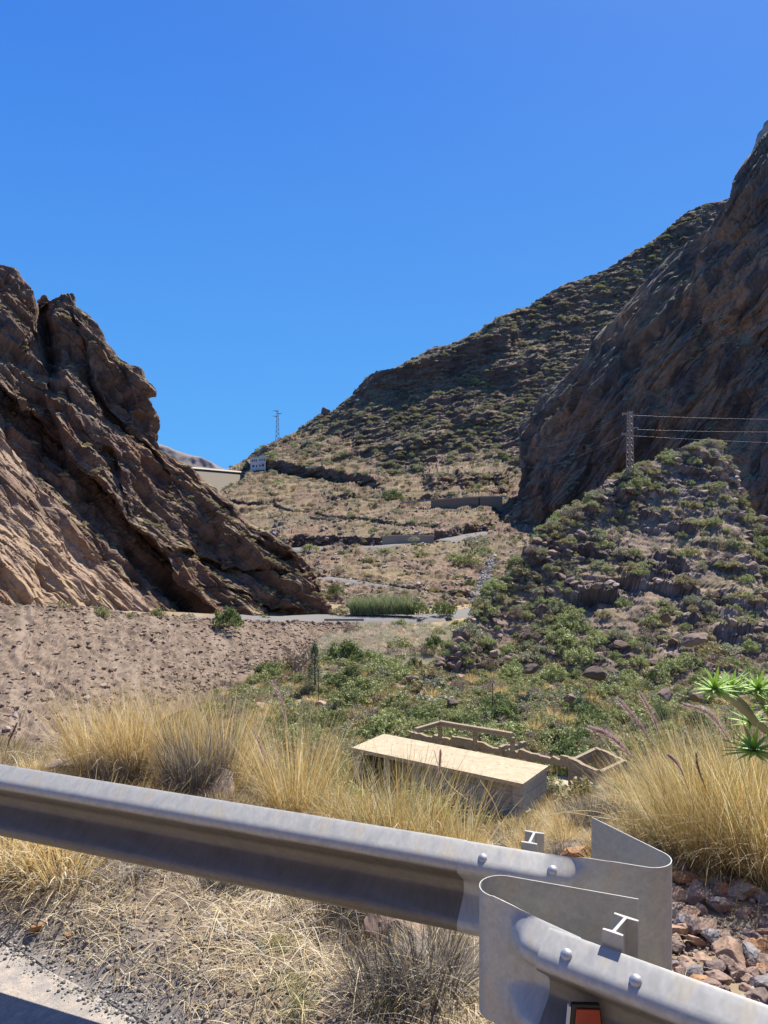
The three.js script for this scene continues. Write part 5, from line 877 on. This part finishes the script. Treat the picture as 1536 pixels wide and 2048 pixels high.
// ---------------------------------------------------------------- single bushes and trees the photo shows
setSeed(6001);
const gy = (px, z) => { const x = (px - 768) / FOCAL * z; return [x, groundY(x, z), -z]; };
for (const [kind, px, py, z, w, tall, label] of [
  ['tree', 692, 1330, 88, 92, 0.85, 'big round green bush beside the slim tree'], ['dry', 590, 1345, 84, 100, 1.1, 'wide grey leafless thicket at the toe of the talus'], ['green', 775, 1345, 86, 75, 0.8, 'blue-green bush right of the big green one'], ['dry', 845, 1315, 92, 62, 1.0, 'grey-green willowy bush below the valley road'],
  ['tree', 868, 1300, 90, 48, 1.0, 'dark bush at the foot of the spur'], ['green', 540, 1362, 80, 60, 0.9, 'dark green bush at the left of the grey thicket'],
]) shrubAt(kind, P(px, py, z), w / 2 / FOCAL * z, tall * 1.25, label, null, 0.02, 'bush');
for (const [kind, px, py, z, w, tall, label] of [
  ['tree', 455, 1256, 92, 66, 1.0, 'round light green bush on the edge of the talus bank'], ['green', 196, 1232, 78, 44, 0.9, 'green bush at the foot of the pale slab'], ['olive', 115, 1218, 75, 58, 0.6, 'low olive bush under the pale slab'], ['green', 316, 1232, 87, 34, 1.0, 'small green bush by the valley road under the dark wall of rock'], ['green', 528, 1244, 106, 26, 1.1, 'small light green bush at the foot of the left cliff'], ['grey', 375, 1236, 92, 30, 0.7, 'grey-green bush on the road bench'], ['olive', 30, 1216, 72, 26, 0.9, 'small olive bush at the base of the slab'], ['green', 260, 1236, 82, 26, 0.8, 'low green bush between two larger ones on the bench'],
  ['tree', 836, 1230, 120, 50, 0.9, 'dark green bush at the right end of the reeds'], ['tree', 890, 1232, 122, 56, 0.9, 'bright green bush beside the bend of the valley road'], ['green', 800, 1258, 114, 42, 0.9, 'grey-green bush in front of the valley road'], ['green', 913, 1252, 114, 28, 0.8, 'small green bush below the road bend'], ['olive', 680, 1228, 121, 40, 0.7, 'olive bush left of the reeds'],
  ['tree', 671, 1190, 148, 36, 1.0, 'dark round bush below the lower ramp'], ['tree', 684, 1119, 195, 32, 0.9, 'dark green bush on the slope above the gravel fan'], ['green', 679, 1142, 178, 24, 1.0, 'green bush left of the gravel fan'], ['grey', 712, 1105, 208, 28, 0.7, 'pale bush by the level road'], ['olive', 755, 1168, 160, 30, 0.7, 'olive bush on the lower ramp'], ['tree', 940, 1172, 156, 28, 0.8, 'dark bush beside the grey scree'], ['green', 937, 1130, 184, 60, 0.8, 'large green bush above the grey scree'], ['green', 968, 1112, 200, 48, 0.8, 'round green bush at the mouth of the gorge'], ['grey', 955, 1090, 216, 60, 0.7, 'grey-green bush under the gorge road'], ['green', 905, 1120, 190, 36, 0.7, 'green bush left of the larger one above the scree'], ['tree', 785, 1000, 300, 50, 0.7, 'dark bush cluster above the middle road'], ['green', 803, 1065, 240, 28, 0.8, 'green bush on the middle road'], ['green', 878, 1072, 232, 22, 1.0, 'green bush right of the straight wall'], ['green', 843, 1112, 198, 32, 0.7, 'green bush on the gravel fan top'], ['grey', 830, 1082, 215, 26, 0.8, 'pale round bush before the straight wall'], ['green', 770, 1106, 205, 50, 0.4, 'low green bushes at the edge of the level road'], ['green', 620, 1100, 205, 40, 0.6, 'pale green bush at the left end of the level road'], ['green', 686, 1062, 245, 24, 1.0, 'round green bush on the cut bank'], ['olive', 560, 1035, 270, 26, 0.9, 'olive bush below the left end of the middle road'],
]) shrubAt(kind, P(px, py, z), w / 2 / FOCAL * z, tall * 1.3, label, null, 0.04, 'bush');
{ // reeds
  setSeed(77); const L = [];
  for (let i = 0; i < 2200; i++) { const a = rr(0, 6.28), c = jit(mix3([0.17, 0.23, 0.09], [0.28, 0.33, 0.14], rnd()), 0.2); L.push({ x: rr(-5, 5), z: rr(-1.2, 1.2), dir: a, face: rr(0, 3.1), lean: rr(0.02, 0.3), curve: rr(0.1, 1.0), len: rr(1.6, 3.4) * (0.7 + 0.5 * fbm(i % 37, 2, 1, 2) + 0.3), w: rr(0.06, 0.13), c0: c, c1: c, c2: jit([0.36, 0.40, 0.20], 0.2), grey: -0.01, n: 4 }); }
  const m = new THREE.Mesh(blades(L), leafMat), p = P(765, 1228, 121); m.position.set(...p); put(m, 'reed_bed', 'dense bed of green reeds behind the valley road', 'reeds');
  const t = thing('slim_tree', 'slim dark conifer with drooping twigs on the valley floor', 'tree', P(630, 1378, 75)); part(t, 'trunk', new THREE.CylinderGeometry(0.03, 0.09, 4.4, 7).translate(0, 2.2, 0), std(0.07, 0.055, 0.04));
  const cr = []; for (let i = 0; i < 1500; i++) { const h = rr(0.5, 4.5), r = 0.85 * (1 - h / 4.8) * Math.sqrt(rnd()) + 0.05, a = rr(0, 6.28), c = jit([0.13, 0.16, 0.06], 0.35); cr.push({ x: r * Math.cos(a), y: h, z: r * Math.sin(a), dir: a, face: rr(0, 3.1), lean: rr(0.8, 1.6), curve: rr(0.3, 1), len: rr(0.2, 0.5), w: 0.075, c0: c, c1: c, c2: c, grey: -0.01, n: 3 }); }
  part(t, 'crown', blades(cr), leafMat);
  for (const [px, py, z, w, h] of [[1000, 1228, 86, 0.5, 1.8]]) { }
}
{ // yellow grass below the valley road
  const L = []; setSeed(89); for (let i = 0; i < 1700; i++) { const z = rr(84, 116), px = rr(640, 980), x = (px - 768) / FOCAL * z; L.push({ p: [x, groundY(x, z) - 0.03, -z], q: turn(rr(0, 6.3)), s: [rr(0.5, 1.0), rr(0.3, 0.8), rr(0.5, 1.0)], c: jit([[0.8, 0.86, 1.3], [0.6, 0.8, 1.1], [0.85, 0.9, 1.5]][(rnd() * 3) | 0], 0.2) }); }
  stuff('meadow_grass', 'yellow dry grass below the valley road', KINDS.straw[1], grassMat, L);
}
{ // grey scree chute
  const L = []; setSeed(88);
  for (let i = 0; i < 900; i++) { const u = rnd(), px = lerp(955, 985, u) + gauss() * lerp(14, 9, u), py = lerp(1200, 1125, u), q = hillGeo.userData.sample((px - 300) / 1230, (1262 - py) / (1262 - polyY(hillSky, px)) * 0.97); L.push({ p: q.p, q: turn(rr(0, 6.3), rr(-0.5, 0.5)), s: rr(0.2, 0.5), c: jit([0.30, 0.275, 0.25], 0.3) }); }
  stuff('scree', 'grey scree running down beside the spur', stoneGeos[1], std(1, 1, 1), L);
}
// ---------------------------------------------------------------- straw and twigs on the verge
setSeed(8001);
{
  const strand = (n, len, w, curve, tone) => blades([{ x: 0, z: 0, dir: 0, face: 1.57, lean: 1.15, curve, len, w, c0: tone, c1: tone, c2: tone, grey: -0.01, n }]);
  const mk = (N, area, geo, sizes, tones, name, label, lift = 0.01) => { const L = []; for (let i = 0; i < N; i++) { const q = area(); if (!q) continue; const [x, z] = q; L.push({ p: [x, vergeY(x, z) + lift * rnd(), -z], q: turn(rr(0, 6.28), rr(-0.25, 0.25), rr(-0.35, 0.35)), s: rr(...sizes), c: jit(tones[(rnd() * tones.length) | 0], 0.25) }); } stuff(name, label, geo, grassMat2, L); };
  const grassMat2 = new THREE.MeshPhysicalMaterial({ color: 0xffffff, vertexColors: true, roughness: 0.9, side: THREE.DoubleSide, transmission: 0.25, thickness: 0 });
  const zone = (a, b, pw = 1) => () => { const x = rr(-4.6, 1.1), z = roadEdge(x) + lerp(a, b, Math.pow(rnd(), pw)), d = 0.5 + fbm(x * 1.8, 7, z * 1.8, 3); return rnd() < sstep(0.15, 0.6, d) + 0.15 ? [x, z] : null; };
  const w1 = [1, 1, 1];
  mk(30000, zone(0.10, 2.1, 0.9), strand(5, 0.13, 0.0026, 0.9, w1), [0.4, 1.2], [[0.62, 0.50, 0.28], [0.50, 0.37, 0.18], [0.72, 0.63, 0.42], [0.38, 0.29, 0.16]], 'straw_litter', 'tangled dry straw lying over the verge');
  mk(9000, zone(0.05, 1.9), strand(4, 0.07, 0.0030, 2.4, w1), [0.4, 1.3], [[0.55, 0.46, 0.29], [0.36, 0.31, 0.26], [0.46, 0.34, 0.18]], 'straw_bits', 'short broken bits of straw over the verge');
  mk(1500, zone(0.35, 1.9), strand(7, 0.36, 0.0034, 1.5, w1), [0.5, 1.2], [[0.60, 0.53, 0.40], [0.55, 0.50, 0.44], [0.58, 0.47, 0.27]], 'straw_stalks', 'long bleached stalks lying across the verge', 0.03);
  const G = []; for (let i = 0; i < 700; i++) { const c = [[-0.42, 3.08], [-0.34, 2.86], [-0.30, 2.74], [0.0, 2.72]][i % 4], x = c[0] + gauss() * 0.09, z = c[1] + gauss() * 0.07; G.push({ p: [x, vergeY(x, z), -z], q: turn(rr(0, 6.3), rr(-0.3, 0.3)), s: rr(0.3, 0.7), c: jit([0.30, 0.36, 0.10], 0.3) }); }
  stuff('green_sprouts', 'sparse green sprouts in the straw', blades([{ x: 0, z: 0, dir: 0, face: 1.57, lean: 0.2, curve: 0.8, len: 0.07, w: 0.004, c0: w1, c1: w1, c2: w1, grey: -0.01, n: 3 }]), grassMat2, G);
  // clods and pebbles in the soil
  const K = []; for (let i = 0; i < 9000; i++) { const x = rr(-4.6, 1.4), z = roadEdge(x) + rr(0.1, 2.2), s = 0.003 + 0.012 * Math.pow(rnd(), 4); K.push({ p: [x, vergeY(x, z) + s * 0.2, -z], q: turn(rr(0, 6.3), rr(-0.5, 0.5)), s, c: [[0.27, 0.20, 0.145], [0.19, 0.14, 0.105], [0.36, 0.29, 0.22]][(rnd() * 3) | 0] }); }
  stuff('soil_clods', 'small clods and pebbles in the verge soil', pebbleGeo, std(1, 1, 1), K);
}
const lowTuft = [tussockGeo(301, { n: 380, r: 0.10, h: 0.24, spread: 1.9, arch: 0.6, grey: 0.2, tones: 5 }), tussockGeo(302, { n: 420, r: 0.12, h: 0.26, spread: 2.2, arch: 0.75, grey: 1.1, base: [0.40, 0.36, 0.31] }), tussockGeo(303, { n: 500, r: 0.11, h: 0.22, spread: 2.0, arch: 0.6, grey: 1.1, base: [0.10, 0.085, 0.075] })];
for (const [px, py, z, v, s, label] of [
  [130, 1772, 3.75, 0, 1.7, 'dry straw tuft growing round the foot of the rail post'], [250, 1790, 3.7, 1, 1.0, 'bleached grey tuft under the rail near the post'], [190, 1725, 4.0, 0, 1.7, 'dry tuft just behind the rail post'], [330, 1765, 3.85, 1, 1.1, 'bleached twiggy tuft under the rail left of the tan stone'], [440, 1800, 3.62, 2, 1.3, 'dark withered tuft under the rail beside the rusty stone'], [520, 1790, 3.65, 2, 0.9, 'small dark withered tuft under the rail'], [640, 1840, 3.35, 2, 1.0, 'dark withered tuft at the rim of the hollow'], [20, 1770, 3.85, 0, 1.6, 'straw tuft under the left part of the rail'],
  [690, 1930, 3.05, 1, 0.9, 'bleached tuft in front of the dark hollow'], [880, 1915, 3.05, 1, 1.15, 'curly bleached tuft left of the folded rail end'], [910, 1870, 3.25, 0, 1.1, 'golden tuft below the rail joint'], [770, 2010, 2.78, 2, 1.1, 'dark dead tuft on the verge in front of the hollow'], [850, 2000, 2.80, 2, 1.2, 'dark dead tuft beside the folded rail end'], [900, 1975, 2.88, 1, 0.9, 'pale dead tuft against the folded rail end'], [840, 1880, 3.2, 2, 0.9, 'dark tuft beside the rusty boulder'],
]) { const m = new THREE.Mesh(lowTuft[v], grassMat), x = (px - 768) / FOCAL * z; m.position.set(x, Math.max(vergeY(x, z) - 0.02, -0.3), -z); m.rotation.y = px; m.scale.setScalar(s); put(m, 'dry_tuft', label, 'grass', 'dry tufts on the verge'); }
for (const [px, py, z, s] of [[640, 838, 474, 3.2], [652, 826, 475, 4.2], [660, 835, 474, 3.0], [601, 858, 470, 1.8]]) { const m = new THREE.Mesh(stoneGeos[(px + 1) % 8], rockTints[1]); m.position.set(...P(px, py, z)); m.scale.set(s * 0.75, s * 1.25, s); m.rotation.y = px; put(m, 'rock_needle', 'dark jagged rock standing on the skyline of the ridge', 'rock', 'rocks on the ridge skyline'); }
{ // grass on the lip of the slope
  const L = [], K = []; setSeed(1234); for (let i = 0; i < 1600; i++) { const x = rr(-4.5, 4.2), z = RAILZ(x) + rr(0.75, 4.2); if (x > 0.85 && x < 2.2 && z < 3.7) continue; { const px = 768 + x / z * FOCAL; if (px > 990 && px < 1120 && rnd() < 0.85) continue; } (rnd() < 0.6 ? L : K).push({ p: [x, vergeY(x, z) - 0.02, -z], q: turn(rr(0, 6.28)), s: rr(0.3, 0.85) }); }
  stuff('lip_grass', 'low dry grass on the lip of the slope behind the rail', lowTuft[0], grassMat, L); stuff('lip_twigs', 'low grey twigs on the lip of the slope behind the rail', lowTuft[2], grassMat, K);
}
{ // loose stalks and purple seed heads of the fountain grass
  const plumeMat = new THREE.MeshPhysicalMaterial({ color: 0xffffff, vertexColors: true, roughness: 0.9, side: THREE.DoubleSide, transmission: 0.3, thickness: 0 });
  const plume = (pts, fat, z, label, tone) => {   // pts in the photo from foot to tip
    setSeed(pts[0][0] | 0); const V = pts.map(([x, y, head], i) => new THREE.Vector3(...P(x, y, z - 0.02 * i))), cv = new THREE.CatmullRomCurve3(V), L = [], o = V[0];
    const t = thing('seed_stalk', label, 'grass', [o.x, o.y, o.z], 0, 'purple seed heads of the fountain grass');
    const tube = new THREE.TubeGeometry(cv, 30, 0.0016, 5); tube.translate(-o.x, -o.y, -o.z); part(t, 'stalk', tube, std(0.45, 0.33, 0.18));
    for (let i = 0; i < 700; i++) { const u = rr(0.38, 1), p = cv.getPoint(u), tg = cv.getTangent(u), w = 1.5 * fat * Math.pow(Math.sin(clamp((u - 0.36) / 0.66) * 3.1), 0.5) * rr(0.5, 1.1), d = new THREE.Vector3(gauss(), gauss(), gauss()).cross(tg).normalize(), q = d.clone().multiplyScalar(w).addScaledVector(tg, w * 1.6), nrm = new THREE.Vector3().crossVectors(q, tg).normalize().multiplyScalar(0.0021), c = jit(tone, 0.3); L.push([p, p.clone().add(q), nrm, c]); }
    const pos = [], col = [], idx = []; for (const [a, b, n, c] of L) { const k = pos.length / 3; for (const v of [a.clone().sub(n), a.clone().add(n), b]) { pos.push(v.x - o.x, v.y - o.y, v.z - o.z); col.push(...c); } idx.push(k, k + 1, k + 2); }
    part(t, 'seed_head', geoFrom(pos, idx, col), plumeMat);
  };
  const mauve = [0.60, 0.47, 0.45], pale = [0.66, 0.55, 0.48], dark = [0.26, 0.14, 0.13];
  plume([[1340, 1680], [1290, 1560], [1250, 1500], [1215, 1470], [1178, 1455]], 0.018, 3.6, 'thick mauve seed head bending down over the ruined room', mauve);
  plume([[1330, 1600], [1310, 1510], [1288, 1462], [1260, 1425], [1236, 1398]], 0.014, 3.8, 'mauve seed head leaning above the one over the ruin', mauve);
  plume([[1330, 1590], [1322, 1500], [1312, 1450], [1297, 1415], [1278, 1384]], 0.012, 3.9, 'slender mauve seed head standing nearly upright', mauve);
  plume([[1500, 1620], [1475, 1520], [1445, 1460], [1415, 1425], [1368, 1409]], 0.016, 3.5, 'long mauve seed head arching towards the boulders of the spur', pale);
  plume([[1440, 1680], [1420, 1600], [1405, 1560], [1395, 1530], [1392, 1508]], 0.007, 3.7, 'thin dark red seed head inside the large tussock', dark);
  plume([[1395, 1640], [1375, 1570], [1362, 1540], [1348, 1520], [1336, 1510]], 0.009, 3.7, 'thin mauve seed head low in the large tussock', mauve);
  plume([[590, 1560], [578, 1470], [570, 1430], [560, 1395], [544, 1362]], 0.011, 4.7, 'faint mauve seed head above the straw tussocks', mauve);
  plume([[560, 1640], [545, 1560], [530, 1520], [520, 1490], [508, 1462]], 0.010, 4.5, 'faint mauve seed head leaning over the straw tussocks', pale);
  plume([[5, 1545], [12, 1505], [18, 1482], [26, 1465], [34, 1446]], 0.009, 4.9, 'small purple seed head beside the talus', dark);
  plume([[860, 1650], [872, 1580], [878, 1545], [880, 1520], [881, 1500]], 0.008, 4.0, 'thin mauve seed head before the concrete roof', mauve);
  const stalks = (list, label, name = 'loose_stalk') => { for (const [pts, z] of list) { const cv = new THREE.CatmullRomCurve3(pts.map(([x, y], i) => new THREE.Vector3(...P(x, y, z - 0.01 * i)))); put(new THREE.Mesh(new THREE.TubeGeometry(cv, 24, 0.0017, 4), std(0.66, 0.54, 0.30)), name, label, 'grass', 'loose grass stalks'); } };
  stalks([[[[165, 1540], [130, 1480], [80, 1430], [20, 1405]], 5.2], [[[170, 1530], [110, 1488], [60, 1465], [2, 1438]], 5.2], [[[190, 1530], [150, 1460], [120, 1410], [88, 1378]], 5.2], [[[180, 1540], [150, 1500], [110, 1440], [70, 1390]], 5.2]], 'long pale stalk sticking out of the dark-footed tussock over the talus');
  stalks([[[[1230, 1640], [1180, 1632], [1130, 1625], [1075, 1638]], 3.9], [[[1250, 1650], [1200, 1625], [1150, 1622], [1100, 1630]], 3.9], [[[935, 1600], [900, 1570], [880, 1540], [868, 1500]], 4.0], [[[1010, 1690], [1000, 1640], [985, 1600], [960, 1560]], 4.0]], 'bent pale stalk hanging over the slope behind the rail');
}
{ // green succulent with leaf rosettes
  const z0 = 3.05, base = P(1630, 1720, 3.2), t = thing('succulent', 'green succulent with leaf rosettes on pale branches above the grass', 'succulent', base), o = new THREE.Vector3(...base);
  const bark = std(0.33, 0.33, 0.20), leafM = new THREE.MeshPhysicalMaterial({ color: new THREE.Color().setRGB(0.27, 0.44, 0.06), roughness: 0.75, side: THREE.DoubleSide, transmission: 0.25, thickness: 0 }), leafM2 = leafM.clone(); leafM2.color.setRGB(0.36, 0.52, 0.10);
  const branch = (pts, r) => { const V = pts.map(([x, y, z]) => new THREE.Vector3(...P(x, y, z)).sub(o)), g = new THREE.TubeGeometry(new THREE.CatmullRomCurve3(V), 16, r, 9), p = g.attributes.position; part(t, 'branch', g, bark); };
  branch([[1630, 1720, 3.2], [1600, 1560, 3.15], [1560, 1480, 3.1], [1515, 1448, 3.05], [1480, 1412, 3.03], [1452, 1392, 3.02], [1430, 1378, 3.0]], 0.015);
  branch([[1590, 1530, 3.15], [1560, 1470, 3.1], [1540, 1430, 3.08], [1520, 1395, 3.05], [1516, 1380, 3.05]], 0.013);
  branch([[1515, 1448, 3.05], [1490, 1410, 3.07], [1468, 1390, 3.08], [1465, 1374, 3.1]], 0.011);
  branch([[1600, 1560, 3.15], [1570, 1530, 3.0], [1535, 1512, 2.95], [1508, 1500, 2.92]], 0.012);
  branch([[1560, 1470, 3.1], [1575, 1430, 3.1], [1580, 1390, 3.1]], 0.012);
  branch([[1540, 1430, 3.08], [1545, 1420, 3.0], [1548, 1408, 2.98]], 0.010);
  const leafG = (() => { const pos = [], idx = [], n = 6; for (let i = 0; i <= n; i++) { const u = i / n, w = 0.0075 * Math.sin(Math.min(1, 0.14 + u * 1.02) * 3.05), y = u * 0.10, b = 0.014 * u * u; pos.push(-w, y, b, 0, y, b - 0.0025, w, y, b); if (i < n) { const a = i * 3; idx.push(a, a + 1, a + 4, a, a + 4, a + 3, a + 1, a + 2, a + 5, a + 1, a + 5, a + 4); } } return geoFrom(pos, idx); })();
  setSeed(99);
  for (const [px, py, z, n, s] of [[1430, 1376, 3.0, 44, 1.05], [1465, 1372, 3.1, 40, 1.0], [1517, 1376, 3.05, 44, 1.05], [1508, 1498, 2.92, 44, 1.1], [1580, 1388, 3.1, 40, 1.1], [1548, 1410, 2.98, 36, 1.0], [1500, 1440, 3.12, 30, 0.95]]) {
    const r = new THREE.Group(); r.name = 'rosette'; r.position.set(...P(px, py, z)).sub(o); t.add(r);
    for (let i = 0; i < n; i++) { const u = Math.sqrt((i + 0.5) / n), m = part(r, 'leaf', leafG, i % 3 ? leafM : leafM2); m.rotation.set(0, i * 2.399, 0, 'YXZ'); m.rotation.x = lerp(0.1, 1.75, u) + rr(-0.12, 0.12); m.scale.setScalar(s * rr(0.8, 1.1)); m.position.y = -0.012 * u; }
  }
}
renderer.render(scene, camera);
